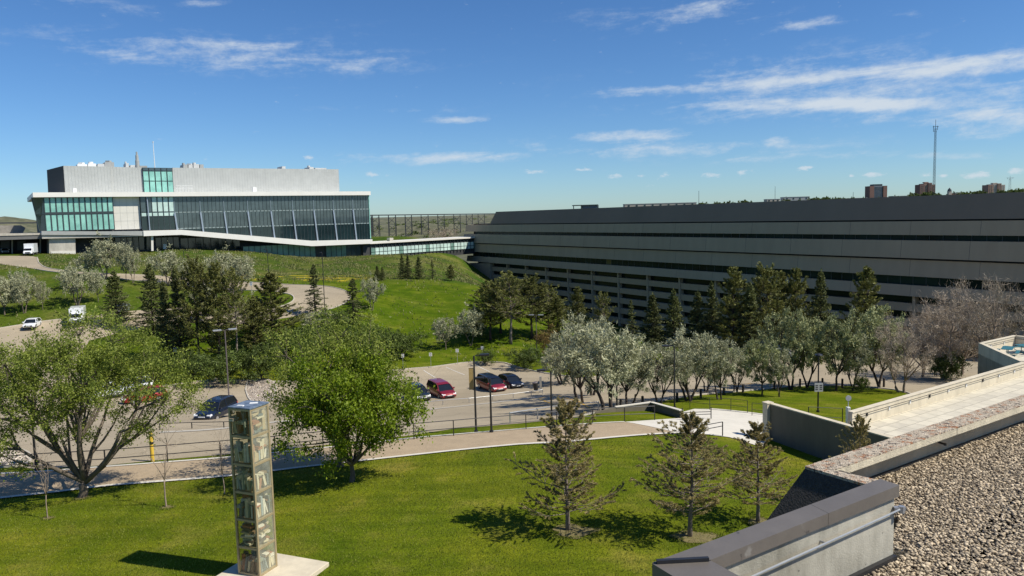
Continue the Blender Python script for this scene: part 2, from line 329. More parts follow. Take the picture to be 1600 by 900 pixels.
def smooth(pts, k=6, closed=False):
    P = [Vector(p) for p in pts]; n = len(P); out = []
    rngi = range(n if closed else n-1)
    for i in rngi:
        p0 = P[(i-1) % n] if closed or i > 0 else P[0]; p1 = P[i]; p2 = P[(i+1) % n]; p3 = P[(i+2) % n] if closed or i+2 < n else P[-1]
        for j in range(k):
            t = j/k; out.append(.5*((2*p1)+(p2-p0)*t+(2*p0-5*p1+4*p2-p3)*t*t+(3*p1-p0-3*p2+p3)*t**3))
    if not closed: out.append(P[-1])
    return out
def drape(name, pts, m, off=.02, kind='structure', parent=None, thick=0):
    """polygon (world xy) cut along the ground's own triangles and laid on it"""
    bm = bmesh.new(); vs = [bm.verts.new((p[0], p[1], 0)) for p in pts]; f = bm.faces.new(vs)
    bmesh.ops.triangulate(bm, faces=[f])
    xs = [p[0] for p in pts]; ys = [p[1] for p in pts]
    def cut(co, no): bmesh.ops.bisect_plane(bm, geom=bm.verts[:]+bm.edges[:]+bm.faces[:], plane_co=co, plane_no=no, dist=1e-5)
    k = math.ceil((min(xs)-X0)/LS)
    while X0+k*LS < max(xs): cut((X0+k*LS, 0, 0), (1, 0, 0)); k += 1
    k = math.ceil((min(ys)-Y0)/LS)
    while Y0+k*LS < max(ys): cut((0, Y0+k*LS, 0), (0, 1, 0)); k += 1
    lo = (min(xs)-X0)-(max(ys)-Y0); hi = (max(xs)-X0)-(min(ys)-Y0); k = math.ceil(lo/LS)
    while k*LS < hi: cut((X0+k*LS, Y0, 0), (1, -1, 0)); k += 1
    for v in bm.verts: v.co.z = H(v.co.x, v.co.y)+off
    bmesh.ops.recalc_face_normals(bm, faces=bm.faces)
    for f in bm.faces:
        if f.normal.z < 0: f.normal_flip()
    me = bpy.data.meshes.new(name); bm.to_mesh(me); bm.free(); me.materials.append(m)
    o = bpy.data.objects.new(name, me); C.objects.link(o)
    if kind: o['kind'] = kind
    if parent: local(o, parent)
    return o
def strip(pts, w_):
    """polygon of a line with a width"""
    L = []; Rr = []; n = len(pts)
    for i, p in enumerate(pts):
        a_ = Vector(pts[max(i-1, 0)][:2]); b_ = Vector(pts[min(i+1, n-1)][:2]); t = (b_-a_).normalized(); q = Vector((-t.y, t.x))*w_/2
        L.append((p[0]+q.x, p[1]+q.y)); Rr.append((p[0]-q.x, p[1]-q.y))
    return L+Rr[::-1]
def kerb(name, pts, m, w_=.16, h=.12, step=1.2):
    P = []
    for i in range(len(pts)-1):
        a_ = Vector(pts[i][:2]); b_ = Vector(pts[i+1][:2]); n = max(1, int((b_-a_).length/step))
        P += [a_.lerp(b_, j/n) for j in range(n)]
    P.append(Vector(pts[-1][:2])); mb = MB(); n = len(P); vs = []; fs = []
    for i, p in enumerate(P):
        t = (P[min(i+1, n-1)]-P[max(i-1, 0)]).normalized(); q = Vector((-t.y, t.x))*w_/2; z = H(p.x, p.y)
        for s_, dz in ((1, -.2), (1, h), (-1, h), (-1, -.2)): vs.append((p.x+q.x*s_, p.y+q.y*s_, z+dz))
    for i in range(n-1):
        for j in range(3): fs.append((4*i+j, 4*i+j+1, 4*i+4+j+1, 4*i+4+j))
    fs += [(0, 1, 2, 3), (4*n-1, 4*n-2, 4*n-3, 4*n-4)]
    mb.add(vs, fs); o = mb.obj(name, m); o['kind'] = 'structure'; return o
def GP(l, k=5, closed=False): return smooth([G(*p) for p in l], k, closed)

def aggmat(name, base, s1=3, amt=.18, cracks=False, fine=60, bump=.3, tint=None):
    m = mat(name, base, .92, amt, s1, bump, fine, spec=.25); t = m.node_tree; b_ = t.nodes['Principled BSDF']
    src = b_.inputs['Base Color'].links[0].from_socket
    g = t.nodes.new('ShaderNodeNewGeometry'); v = t.nodes.new('ShaderNodeTexNoise'); v.inputs['Scale'].default_value = fine; v.inputs['Detail'].default_value = 3
    t.links.new(g.outputs['Position'], v.inputs['Vector']); r = t.nodes.new('ShaderNodeValToRGB')
    r.color_ramp.elements[0].position = .35; r.color_ramp.elements[1].position = .65
    r.color_ramp.elements[0].color = (.80, .79, .78, 1); r.color_ramp.elements[1].color = (1.15, 1.14, 1.12, 1); t.links.new(v.outputs[0], r.inputs[0])
    mx = t.nodes.new('ShaderNodeMix'); mx.data_type = 'RGBA'; mx.blend_type = 'MULTIPLY'; mx.inputs[0].default_value = 1
    t.links.new(src, mx.inputs[6]); t.links.new(r.outputs[0], mx.inputs[7]); o_ = mx.outputs[2]
    if cracks:
        vo = t.nodes.new('ShaderNodeTexVoronoi'); vo.feature = 'DISTANCE_TO_EDGE'; vo.inputs['Scale'].default_value = .11
        wn = t.nodes.new('ShaderNodeTexNoise'); wn.inputs['Scale'].default_value = .8; wn.inputs['Detail'].default_value = 5; t.links.new(g.outputs['Position'], wn.inputs['Vector'])
        ad = t.nodes.new('ShaderNodeMix'); ad.data_type = 'RGBA'; ad.blend_type = 'ADD'; ad.inputs[0].default_value = 1.6
        t.links.new(g.outputs['Position'], ad.inputs[6]); t.links.new(wn.outputs['Color'], ad.inputs[7]); t.links.new(ad.outputs[2], vo.inputs['Vector'])
        cr = t.nodes.new('ShaderNodeValToRGB'); cr.color_ramp.elements[0].position = .0; cr.color_ramp.elements[0].color = (.66, .65, .63, 1)
        cr.color_ramp.elements[1].position = .006; cr.color_ramp.elements[1].color = (1, 1, 1, 1); t.links.new(vo.outputs['Distance'], cr.inputs[0])
        m2 = t.nodes.new('ShaderNodeMix'); m2.data_type = 'RGBA'; m2.blend_type = 'MULTIPLY'; m2.inputs[0].default_value = 1
        t.links.new(o_, m2.inputs[6]); t.links.new(cr.outputs[0], m2.inputs[7]); o_ = m2.outputs[2]
    t.links.new(o_, b_.inputs['Base Color']); return m
M_asph = aggmat('asphalt', (.335, .285, .205), .12, .17, True, 22)
M_path = aggmat('tan_aggregate', (.36, .285, .195), 1.2, .10, False, 26)
M_conc = mat('concrete', (.42, .39, .33), .85, .14, 1.4, .15, 20, stretch=(1, 1, .35))
M_white = mat('pale_concrete', (.58, .55, .48), .85, .08, 1.2, .08, 30)
M_kerb = mat('kerb_concrete', (.46, .42, .35), .85, .12, 2)

far1 = [(-150, 546), (-70, 524), (0, 513), (60, 503), (110, 497), (180, 489), (230, 484), (290, 480)]
asph = [G(*p) for p in far1]+[G(*p) for p in [(330, 492), (300, 503), (240, 512), (185, 520), (140, 532), (120, 560), (140, 590), (180, 604), (240, 605), (340, 592), (420, 597), (520, 592), (612, 579), (675, 574), (722, 567.5), (757, 566), (789, 567.5), (812, 575), (838, 581),
        (900, 590), (960, 585), (1030, 572), (1100, 566), (1180, 556), (1260, 546), (1350, 536), (1450, 532), (1560, 535), (1640, 545), (1640, 600), (1520, 606), (1440, 622), (1400, 610), (1330, 603.5), (1260, 603), (1200, 608), (1150, 612.5), (1080, 619), (1010, 631), (950, 642),
        (910, 650), (870, 656), (810, 662), (750, 667), (710, 670), (647, 680), (560, 690), (450, 702), (345, 711), (250, 719), (170, 727), (60, 733), (-20, 728), (-90, 738), (-160, 748)]]
drape('parking_lot', asph, M_asph, .02)
ring_up = [(-90, 401), (-20, 400), (30, 400), (58, 402), (62, 412), (80, 420), (150, 427), (250, 431.5), (385, 441), (455, 445), (505, 447), (535, 453), (548, 461), (541, 472), (515, 483), (470, 493), (410, 503), (345, 510)]
ring_lo = [(300, 500), (340, 491), (400, 486), (438, 479), (458, 470), (455, 461), (430, 456), (400, 454), (272, 444.5), (190, 436), (90, 425.5), (55, 420.5), (0, 413), (-90, 408)]
drape('ring_road', GP(ring_up, 3)+GP(ring_lo, 3), M_asph, .03)
kerb('kerb', GP(ring_up[3:16], 4), M_kerb); kerb('kerb', GP(ring_lo[:12], 4), M_kerb)
kerb('kerb', [G(*p) for p in [(-70, 524), (0, 513), (60, 503), (110, 497), (180, 489)]], M_kerb)
kerb('kerb', GP([(340, 592), (420, 597), (520, 592), (612, 579), (675, 574), (722, 567.5), (757, 566), (789, 567.5), (812, 575), (838, 581), (900, 590)], 2), M_kerb, .18, .14)
kerb('kerb', GP([(1440, 622), (1400, 610), (1330, 603.5), (1260, 603), (1200, 608), (1150, 612.5), (1080, 619), (1010, 631), (950, 642), (910, 650)], 3), M_kerb, .18, .12)
kerb('kerb', [G(*p) for p in [(140, 590), (180, 604), (240, 605), (340, 592)]], M_kerb)
# promenade
pn = [(-90, 791), (0, 779), (90, 769), (175, 759), (350, 745), (470, 731), (560, 721), (660, 710), (810, 695), (870, 692), (936, 686), (1058, 677)]
pf = [(-90, 746), (0, 741), (75, 737), (150, 731), (350, 716), (450, 706), (560, 695), (647, 685), (767, 675), (860, 667), (960, 660.5), (976, 660)]
drape('promenade', GP(pn, 2)+GP(pf, 2)[::-1], M_path, .03)
for l in (pn, pf):
    o = drape('path_edging', strip(GP(l, 3), .3), M_white, .06)
wc = [(976, 660), (1020, 657), (1063, 654), (1068, 644), (1085, 639.5), (1110, 640), (1170, 646), (1200, 650), (1206, 672), (1192, 700), (1160, 690), (1140, 684), (1100, 679), (1058, 677)]
drape('concrete_walk', [G(*p) for p in wc], M_white, .045)
kerb('kerb', [G(*p) for p in [(1110, 640), (1170, 646), (1200, 650)]], M_white, .25, .1)
M_paint = mat('white_paint', (.62, .60, .55), .7, .25, 5); M_yel = mat('yellow_paint', (.62, .36, .04), .7, .2, 5)
for l in [((697, 574), (726, 586)), ((744, 571), (765, 581)), ((662, 579), (680, 590)), ((790, 570), (806, 579)), ((620, 584), (634, 594))]:
    drape('parking_line', strip([G(*p) for p in l], .12), M_paint, .035)
for l in [((840, 622.5), (874, 618)), ((843, 623), (878, 637)), ((905, 628), (925, 640)), ((872, 618), (905, 628)), ((1130, 603), (1180, 599))]:
    drape('parking_line', strip([G(*p) for p in l], .14), M_yel, .035)
# road markings and tar patches
M_tar = mat('tar_patch', (.10, .095, .09), .85, .2, 3)
for l in [[(380, 650), (470, 646), (560, 640)], [(300, 664), (380, 668), (480, 662)]]:
    drape('tar_seam', strip(GP(l, 6), .07), M_tar, .036)

# rocks
M_rock = mat('rock', (.40, .35, .29), .9, .35, 3, .4, 20, island=.35)
def pebbles(P, r, flat=.6, jit=.35, sub=1):
    bm = bmesh.new(); bmesh.ops.create_icosphere(bm, subdivisions=sub, radius=1); bm.verts.ensure_lookup_table()
    bv = np.array([v.co[:] for v in bm.verts]); bf = np.array([[v.index for v in f.verts] for f in bm.faces]); bm.free()
    n = len(P); k = len(bv); V = np.tile(bv, (n, 1, 1))*(1+rng.uniform(-jit, jit, (n, k, 1)))
    V *= rng.uniform(.6, 1.25, (n, 1, 3)); V[:, :, 2] *= flat
    q = rng.uniform(0, 2*np.pi, n); tl = rng.normal(0, .35, n)
    x, y, z = V[..., 0].copy(), V[..., 1].copy(), V[..., 2].copy()
    x, z = x*np.cos(tl)[:, None]-z*np.sin(tl)[:, None], x*np.sin(tl)[:, None]+z*np.cos(tl)[:, None]
    x, y = x*np.cos(q)[:, None]-y*np.sin(q)[:, None], x*np.sin(q)[:, None]+y*np.cos(q)[:, None]
    rr = r*rng.uniform(.6, 1.4, (n, 1)) if not isinstance(r, np.ndarray) else r[:, None]
    V = np.stack([x*rr, y*rr, z*rr], 2)+np.asarray(P)[:, None, :]
    return V.reshape(-1, 3), (np.tile(bf, (n, 1, 1))+(np.arange(n)*k)[:, None, None]).reshape(-1, 3)
def inpoly(x, y, P):
    c = False; j = len(P)-1
    for i in range(len(P)):
        if (P[i][1] > y) != (P[j][1] > y) and x < (P[j][0]-P[i][0])*(y-P[i][1])/(P[j][1]-P[i][1])+P[i][0]: c = not c
        j = i
    return c
def scatter(poly, n):
    xs = [p[0] for p in poly]; ys = [p[1] for p in poly]; r = []
    while len(r) < n:
        x = random.uniform(min(xs), max(xs)); y = random.uniform(min(ys), max(ys))
        if inpoly(x, y, poly): r.append((x, y))
    return r
for nm, l, n, lab in [('rock_bed', [(-60, 712), (0, 706), (32, 704), (49, 714), (40, 727), (0, 731), (-60, 734)], 900, 'bed of pale river stones at the left edge behind the railing'),
                 ('rock_bed', [(386, 597), (420, 594), (432, 606), (424, 628), (405, 634), (388, 622)], 500, 'patch of pale stones behind the top of the book tower')]:
    pl = GP(l, 2, True)
    drape('gravel_bed', pl, mat('bed_dirt', (.28, .23, .18), .9), .05)
    P = [(x, y, H(x, y)+.06) for x, y in scatter(pl, n)]
    V, Fq = pebbles(P, .11); o = bpy.data.objects.new('stones', npmesh('stones', V, Fq, M_rock)); C.objects.link(o); tag(o, lab, 'stones', kind='stuff')
    kerb('kerb', pl+[pl[0]], M_kerb, .16, .12)

# far hills
def hz(x, y):
    P = np.array([(-2200, 450, -20), (-900, 420, -20), (0, 430, -45), (900, 430, -40), (-150, 900, -35), (-230, 1300, -30), (-330, 1700, -30), (-100, 1700, -26), (-200, 2300, -4), (-400, 3500, 21), (-900, 3500, 24), (-1200, 1500, 27), (-2200, 3000, 28), (-900, 1000, -10), (-3000, 9000, 45), (0, 9000, 45), (4000, 9000, 50),
                  (300, 1300, 16), (700, 1400, 29), (1200, 1500, 33), (1800, 1600, 33), (500, 1000, -20), (1200, 1000, -10), (500, 2000, 30), (1500, 2500, 36), (5000, 3000, 40), (-5000, 3000, 30), (-9000, 9000, 45), (9000, 9000, 50), (120, 1600, 2), (80, 2400, 16), (200, 700, -45)])
    w_ = 1/(((x[..., None]-P[:, 0])/1.0)**2+((y[..., None]-P[:, 1])/.8)**2+400)**1.7
    z = (w_*P[:, 2]).sum(-1)/w_.sum(-1)
    n = np.sin(x*.011+np.sin(y*.006)*2)*np.cos(y*.0085+np.sin(x*.009))+.5*np.sin(x*.027+y*.019)+.35*np.abs(np.sin(x*.043-y*.031))
    return z+n*np.where(x < 150, 11, 1.5)*np.exp(-((y-1500)/1100)**2)
rr_ = np.concatenate([np.linspace(400, 3200, 120), np.geomspace(3300, 30000, 26)]); aa = np.radians(np.linspace(-75, 75, 200))
RR, AA = np.meshgrid(rr_, aa); hx = RR*np.tan(AA*.75)*.9; hy = RR
hzv = hz(hx, np.minimum(hy, 9000)); hzv[:, -1] = -40
id2 = np.arange(RR.size).reshape(RR.shape); q = np.stack([id2[:-1, :-1].ravel(), id2[:-1, 1:].ravel(), id2[1:, 1:].ravel(), id2[1:, :-1].ravel()], 1)[:, ::-1]
M_hill = mat('coulee_grass', (.050, .070, .028), .95, .35, .030, .0, detail=15, col2=(.17, .16, .09))
o = bpy.data.objects.new('hills', npmesh('hills', np.stack([hx.ravel(), hy.ravel(), hzv.ravel()], 1), q, M_hill, True)); C.objects.link(o); o['kind'] = 'structure'
# skirt joining the campus ground to the valley
mb = MB(); pts = [(X0, Y0), (X0, Y1), (X1, Y1), (X1, Y0)]
for (x0, y0, ox, oy, dx, dy, L) in ((X0, Y1, 0, 1, 1, 0, X1-X0), (X0, Y0, -1, 0, 0, 1, Y1-Y0), (X1, Y0, 1, 0, 0, 1, Y1-Y0), (X0, Y0, 0, -1, 1, 0, X1-X0)):
    n = 60; vs = []
    for i in range(n+1):
        x = x0+dx*L*i/n; y = y0+dy*L*i/n; x = min(max(x, X0), X1); y = min(max(y, Y0), Y1)
        vs += [(x, y, H(x, y)), (x+ox*60, y+oy*60, H(x, y)-8), (x+ox*3000, y+oy*400, -70)]
    fs = []
    for i in range(n): fs += [(3*i, 3*i+3, 3*i+4, 3*i+1), (3*i+1, 3*i+4, 3*i+5, 3*i+2)]
    mb.add(vs, fs)
mb.obj('terrain', M_hill)['kind'] = 'structure'
# ------------------------------------------------------------------ vertical planes for facades
class Plane:
    def __init__(s, O, u):
        s.O = Vector((O.x, O.y, 0)); s.u = Vector((u.x, u.y, 0)).normalized(); s.n = Vector((s.u.y, -s.u.x, 0))   # n faces the camera side
    def px(s, x, y, off=0.):
        d = ray(x, y); P = s.O+s.n*off; t = (P-CAM).dot(s.n)/d.dot(s.n); q = CAM+d*t; return ((q-P).dot(s.u), q.z)
    def at(s, t, o, z): v = s.O+s.u*t+s.n*o; return Vector((v.x, v.y, z))
    def slab(s, mb, tz, o1, o0):
        mb.prism([s.at(t, o1, z) for t, z in tz], [s.at(t, o0, z) for t, z in tz])
    def pslab(s, mb, pts, o1, o0): s.slab(mb, [s.px(x, y, o1) for x, y in pts], o1, o0)
    def rect(s, mb, t0, t1, z0, z1, o1, o0): s.slab(mb, [(t0, z0), (t1, z0), (t1, z1), (t0, z1)], o1, o0)
def child(mb, name, m, par, label=None, smooth_=False):
    o = mb.obj(name, m, None, smooth_); local(o, par)
    if label: o['label'] = label
    return o
M_metal = mat('standing_seam_metal', (.44, .455, .44), .5, .08, .5, metal=.1)
def seams(m, u, width):
    t = m.node_tree; b = t.nodes['Principled BSDF']; g = t.nodes.new('ShaderNodeNewGeometry')
    dp = t.nodes.new('ShaderNodeVectorMath'); dp.operation = 'DOT_PRODUCT'; t.links.new(g.outputs['Position'], dp.inputs[0]); dp.inputs[1].default_value = (u.x/width, u.y/width, 0)
    fr = t.nodes.new('ShaderNodeMath'); fr.operation = 'FRACT'; t.links.new(dp.outputs['Value'], fr.inputs[0])
    mr = t.nodes.new('ShaderNodeMapRange'); mr.interpolation_type = 'SMOOTHSTEP'; mr.inputs[1].default_value = .0; mr.inputs[2].default_value = .25; t.links.new(fr.outputs[0], mr.inputs[0])
    bp = t.nodes.new('ShaderNodeBump'); bp.inputs['Strength'].default_value = .6; bp.inputs['Distance'].default_value = .05; t.links.new(mr.outputs[0], bp.inputs['Height']); t.links.new(bp.outputs[0], b.inputs['Normal'])
PL = WY(60, 360, 200); PR = WY(580, 360, 253); S = Plane(PL, PR-PL); seams(M_metal, S.u, .8)
def glassmat(name, col, rough=.08, spec=.6, col2=None, s=.35):
    m = mat(name, col, rough, .25, s, spec=spec, col2=col2, island=.42); return m
M_teal = glassmat('teal_glass', (.20, .46, .40), .14, .5, (.30, .60, .52)); M_dkg = glassmat('dark_glass', (.012, .026, .03), .04, .7)
M_grey_g = glassmat('grey_glass', (.045, .07, .078), .05, .8, (.075, .105, .115)); M_pale_g = glassmat('pale_glass', (.46, .60, .56), .15, .5)
M_low_g = glassmat('low_glass', (.12, .22, .19), .15, .5, (.20, .34, .29))
M_mull = mat('dark_mullion', (.035, .05, .055), .5, .1); M_band = mat('white_panel', (.76, .74, .69), .5, .04, .4); M_cream = mat('cream_panel', (.66, .64, .58), .6, .05, .6)
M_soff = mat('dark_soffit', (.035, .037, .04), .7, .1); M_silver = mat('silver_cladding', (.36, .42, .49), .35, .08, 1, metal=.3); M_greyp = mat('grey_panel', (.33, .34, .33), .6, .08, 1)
M_ocon = mat('stained_concrete', (.42, .40, .35), .9, .22, .8, stretch=(1, 1, .3)); M_wh = mat('white_equipment', (.72, .73, .72), .5, .08, 1); M_blk = mat('black_metal', (.018, .018, .02), .45, .2, 4)
M_gal = mat('galvanised_steel', (.42, .43, .44), .4, .12, 3, metal=.6)
base = Vector((PL.x, PL.y, 9)); sb = thing('glass_building', 'white banded glass building with grey metal penthouse on the hill at left', 'building', base)
tR = S.px(580, 360)[0]
zt = (S.px(60, 300.5)[1]+S.px(578, 299.5)[1])/2; zb = (S.px(60, 307.3)[1]+S.px(578, 305.8)[1])/2
# body
mb = MB(); zq = lambda x, y: S.px(x, y)
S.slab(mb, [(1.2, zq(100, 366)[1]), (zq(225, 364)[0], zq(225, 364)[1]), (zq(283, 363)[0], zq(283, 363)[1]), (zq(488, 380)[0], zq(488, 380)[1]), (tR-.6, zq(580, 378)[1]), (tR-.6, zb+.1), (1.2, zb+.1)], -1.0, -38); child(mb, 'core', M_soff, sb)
mb = MB(); S.rect(mb, -.6, tR-.1, zb, zt, 1.1, -40); child(mb, 'roof_band', M_band, sb)
def panes(mbg, t0, t1, n, z0, z1, name, gm, o1=.0, mw=.09, slant=0, frame=True):
    """n window parts, each with its own frame"""
    for i in range(n):
        a_ = t0+(t1-t0)*i/n; b_ = t0+(t1-t0)*(i+1)/n
        g_ = MB(); S.rect(g_, a_+mw, b_-mw, z0+.1, z1-.1, o1, o1-.2); wdw = child(g_, name, gm, sb)
        if frame:
            f_ = MB(); S.rect(f_, a_, a_+mw, z0, z1, o1+.08, o1-.25); S.rect(f_, b_-mw, b_-.002, z0, z1, o1+.08, o1-.25); S.rect(f_, a_+mw, b_-mw, z0, z0+.1, o1+.08, o1-.25); S.rect(f_, a_+mw, b_-mw, z1-.1, z1, o1+.08, o1-.25)
            fo = child(f_, 'frame', M_mull, sb); fo.parent = wdw; fo.matrix_parent_inverse = wdw.matrix_parent_inverse.copy(); fo.matrix_parent_inverse = Matrix.Identity(4)
            wdw_m = wdw
# left glazed block (pixel 70..178)
zf = zb; z1f = S.px(120, 333)[1]; z0f = S.px(120, 360)[1]
tl = S.px(70, 335)[0]; tm = S.px(178, 335)[0]; t2 = S.px(220, 335)[0]; t3 = S.px(238, 335)[0]; t4 = S.px(273, 335)[0]
panes(None, tl, tm, 12, z1f+.25, zf, 'window', M_teal, 0, .16); panes(None, tl, tm, 12, z0f, z1f-.25, 'window', M_teal, 0, .16)
mb = MB(); S.rect(mb, tl, tm, z1f-.25, z1f+.25, .12, -.4); child(mb, 'spandrel', M_mull, sb)
# canted corner
mb = MB(); A = [S.at(tl-.05, .05, zf), S.at(tl-.05, .05, z0f), S.at(.35, -1.5, z0f), S.at(-.9, -1.5, zf)]; B = [S.at(tl-.05, -1.0, zf), S.at(tl-.05, -1.0, z0f), S.at(1.3, -3.5, z0f), S.at(.3, -3.5, zf)]
mb.prism(A, B); child(mb, 'corner_glazing', M_grey_g, sb)
mb = MB(); mb.bar(A[2], A[3], .18); mb.bar(A[0], A[1], .2); mb.bar((A[3]+A[2])/2, (A[0]+A[1])/2, .15); child(mb, 'corner_frame', M_mull, sb)
# cream panelled wall, deeper
mb = MB(); S.rect(mb, tm+.02, t2, z0f-.1, zf, -.7, -2); child(mb, 'panel_wall', M_cream, sb)
mb = MB()
for k in range(1, 4): S.rect(mb, tm+(t2-tm)*k/4-.02, tm+(t2-tm)*k/4+.02, z0f, zf, -.68, -.72)
for k in range(1, 4): S.rect(mb, tm+.1, t2, z0f+(zf-z0f)*k/4-.02, z0f+(zf-z0f)*k/4+.02, -.679, -.72)
child(mb, 'panel_joint', M_greyp, sb)
# centre glazing
zm = S.px(250, 331)[1]; zl = S.px(250, 359)[1]
panes(None, t2+.1, t3, 2, zm, zf, 'window', M_grey_g); panes(None, t3, t4, 4, zm, zf, 'window', M_pale_g, 0, .14)
panes(None, t2+.1, t4, 6, zm-1.25, zm-.05, 'window', M_pale_g, 0, .12); panes(None, t2+.1, t4, 6, zl, zm-1.3, 'window', M_dkg)
mb = MB(); mb.tube([S.at(S.px(232, 335)[0], .4, zl), S.at(S.px(231, 335)[0], .4, zf)], .16, 8); child(mb, 'drainpipe', M_silver, sb)
# curtain wall in bays between the silver fins
bx = [t4]+[S.px(x, 345)[0] for x in (314, 351, 388, 424, 458, 491, 521.5, 552)]+[tR-.5]
zrib = lambda t: np.interp(t, [0, S.px(225, 360)[0], S.px(283, 359)[0], S.px(488, 376)[0], S.px(582, 374)[0]], [S.px(65, 361)[1], S.px(225, 360.5)[1], S.px(283, 359)[1], S.px(488, 376.3)[1], S.px(582, 374)[1]])
z_1 = S.px(400, 330.5)[1]; z_2 = S.px(420, 354)[1]
zbt = S.px(488, 376)[1]
for i in range(9):
    a_, b_ = bx[i], bx[i+1]
    for (lo, hi, gm) in ((z_1+.35, zf, M_grey_g), (z_2+.35, z_1, M_dkg2 if False else M_grey_g), (None, z_2, M_dkg)):
        la = zrib(a_)-.3 if lo is None else lo; lb = zrib(b_)-.3 if lo is None else lo
        if hi-la < .5 and hi-lb < .5: continue
        la = min(la, hi-.05); lb = min(lb, hi-.05)
        if lo is not None and lo < max(zrib(a_), zrib(b_)): la = max(lo, zrib(a_)-.3); lb = max(lo, zrib(b_)-.3)
        g_ = MB(); S.slab(g_, [(a_+.02, la), (b_-.02, lb), (b_-.02, hi), (a_+.02, hi)], -.05, -.3); wd = child(g_, 'window', gm, sb)
        f_ = MB()
        for k in range(6):
            x = a_+(b_-a_)*k/6; zz = la+(lb-la)*k/6
            if hi > zz+.1: S.rect(f_, x-.05, x+.05, zz, hi-.01, .03, -.2)
        fo = child(f_, 'mullion', M_mull, wd); fo.matrix_parent_inverse = Matrix.Identity(4)
# pale spandrel strips along the floor lines
mb = MB()
for z in (z_1+.17, z_2+.17):
    for i in range(54):
        x0 = bx[0]+(bx[-1]-bx[0])*i/54; x1 = bx[0]+(bx[-1]-bx[0])*(i+1)/54
        if z-.2 > max(zrib(x0), zrib(x1)): S.rect(mb, x0+.1, x1-.1, z-.15, z+.15, .0, -.2)
child(mb, 'spandrel', mat('pale_spandrel', (.24, .30, .30), .4, .1), sb)
for i in range(0, 9):
    x = bx[i]; m1 = MB(); S.slab(m1, [(x-.12, z_1), (x+.12, z_1), (x+.1, zf), (x-.1, zf)], .12, -.1); child(m1, 'fin', mat('dark_fin', (.16, .21, .24), .4, .1), sb)
    m1 = MB(); zlo = max(zrib(x)-.1, z_2-5.5); dx = .16*(z_1-zlo)/2
    S.slab(m1, [(x-.2+dx, zlo), (x+.2+dx, zlo), (x+.2, z_1), (x-.2, z_1)], .35, -.1); child(m1, 'fin', M_silver, sb, 'silver panel fin')
m1 = MB(); S.rect(m1, tR-.5, tR-.25, zbt, zf, .15, -20); child(m1, 'end_glazing', M_teal, sb)
# ribbon beams
mb = MB(); S.pslab(mb, [(224.5, 369), (224, 360.5), (283, 359), (488, 376.2), (582, 374), (582, 380.6), (488, 384.6), (283, 366.8)], 1.3, -8); child(mb, 'ribbon', M_band, sb)
mb = MB(); S.pslab(mb, [(65, 367), (65, 361), (160, 361.5), (224, 361), (224.3, 368.3), (160, 367)], 1.0, -6); child(mb, 'beam', M_greyp, sb)
mb = MB(); S.pslab(mb, [(66, 373), (65.5, 367.2), (224.3, 368.5), (226, 369.5), (160, 371)], .6, -6); child(mb, 'beam', mat('concrete_beam', (.42, .40, .35), .8, .12), sb)
# undercroft
mb = MB(); S.pslab(mb, [(77, 400), (77, 373), (117.5, 372), (118.5, 399)], -.3, -12); child(mb, 'pier', M_ocon, sb)
mb = MB(); S.pslab(mb, [(80, 401), (80, 393), (118, 392), (118, 400)], -.1, -.3); child(mb, 'pier_base', M_cream, sb)
mb = MB(); S.pslab(mb, [(236.5, 392), (236, 368.5), (239.5, 368.5), (240, 392)], .4, -.4); child(mb, 'column', M_cream, sb)
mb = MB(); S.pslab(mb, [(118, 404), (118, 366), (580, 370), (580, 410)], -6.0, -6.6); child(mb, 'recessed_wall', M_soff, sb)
for x0, x1, n in ((180, 235, 6), (243, 280, 4), (282, 375, 8)):
    a_ = S.px(x0, 380, -5.8)[0]; b_ = S.px(x1, 380, -5.8)[0]
    for i in range(n):
        g_ = MB(); p0 = a_+(b_-a_)*i/n; p1 = a_+(b_-a_)*(i+1)/n; S.rect(g_, p0+.1, p1-.1, S.px((x0+x1)/2, 391, -5.8)[1], S.px((x0+x1)/2, 371, -5.8)[1], -5.8, -6); child(g_, 'window', M_dkg, sb)
mb = MB(); S.pslab(mb, [(255, 389), (255, 381.5), (260, 381.5), (260, 389)], -5.6, -5.75); child(mb, 'door_notice', M_wh, sb)
a_ = S.px(380, 395, -2.)[0]; b_ = S.px(580, 395, -2.)[0]; zlo = S.px(560, 407, -2.)[1]-1
for i in range(24):
    p0 = a_+(b_-a_)*i/24; p1 = a_+(b_-a_)*(i+1)/24; g_ = MB(); zz = S.px(480, 386, -2.)[1]
    if i in (13, 14): S.rect(g_, p0, p1, zlo, zz+1.0, -2.3, -2.6); child(g_, 'door', M_soff, sb); continue
    S.rect(g_, p0+.09, p1-.09, zlo+1.5, zz+1.0, -2., -2.2); wd = child(g_, 'window', M_low_g if i < 19 else M_grey_g, sb)
    g_ = MB(); S.rect(g_, p0+.09, p1-.09, zlo, zlo+1.4, -2., -2.2); S.rect(g_, p0-.06, p0+.06, zlo, zz+1.0, -1.9, -2.3); fo = child(g_, 'frame', M_mull, wd); fo.matrix_parent_inverse = Matrix.Identity(4)
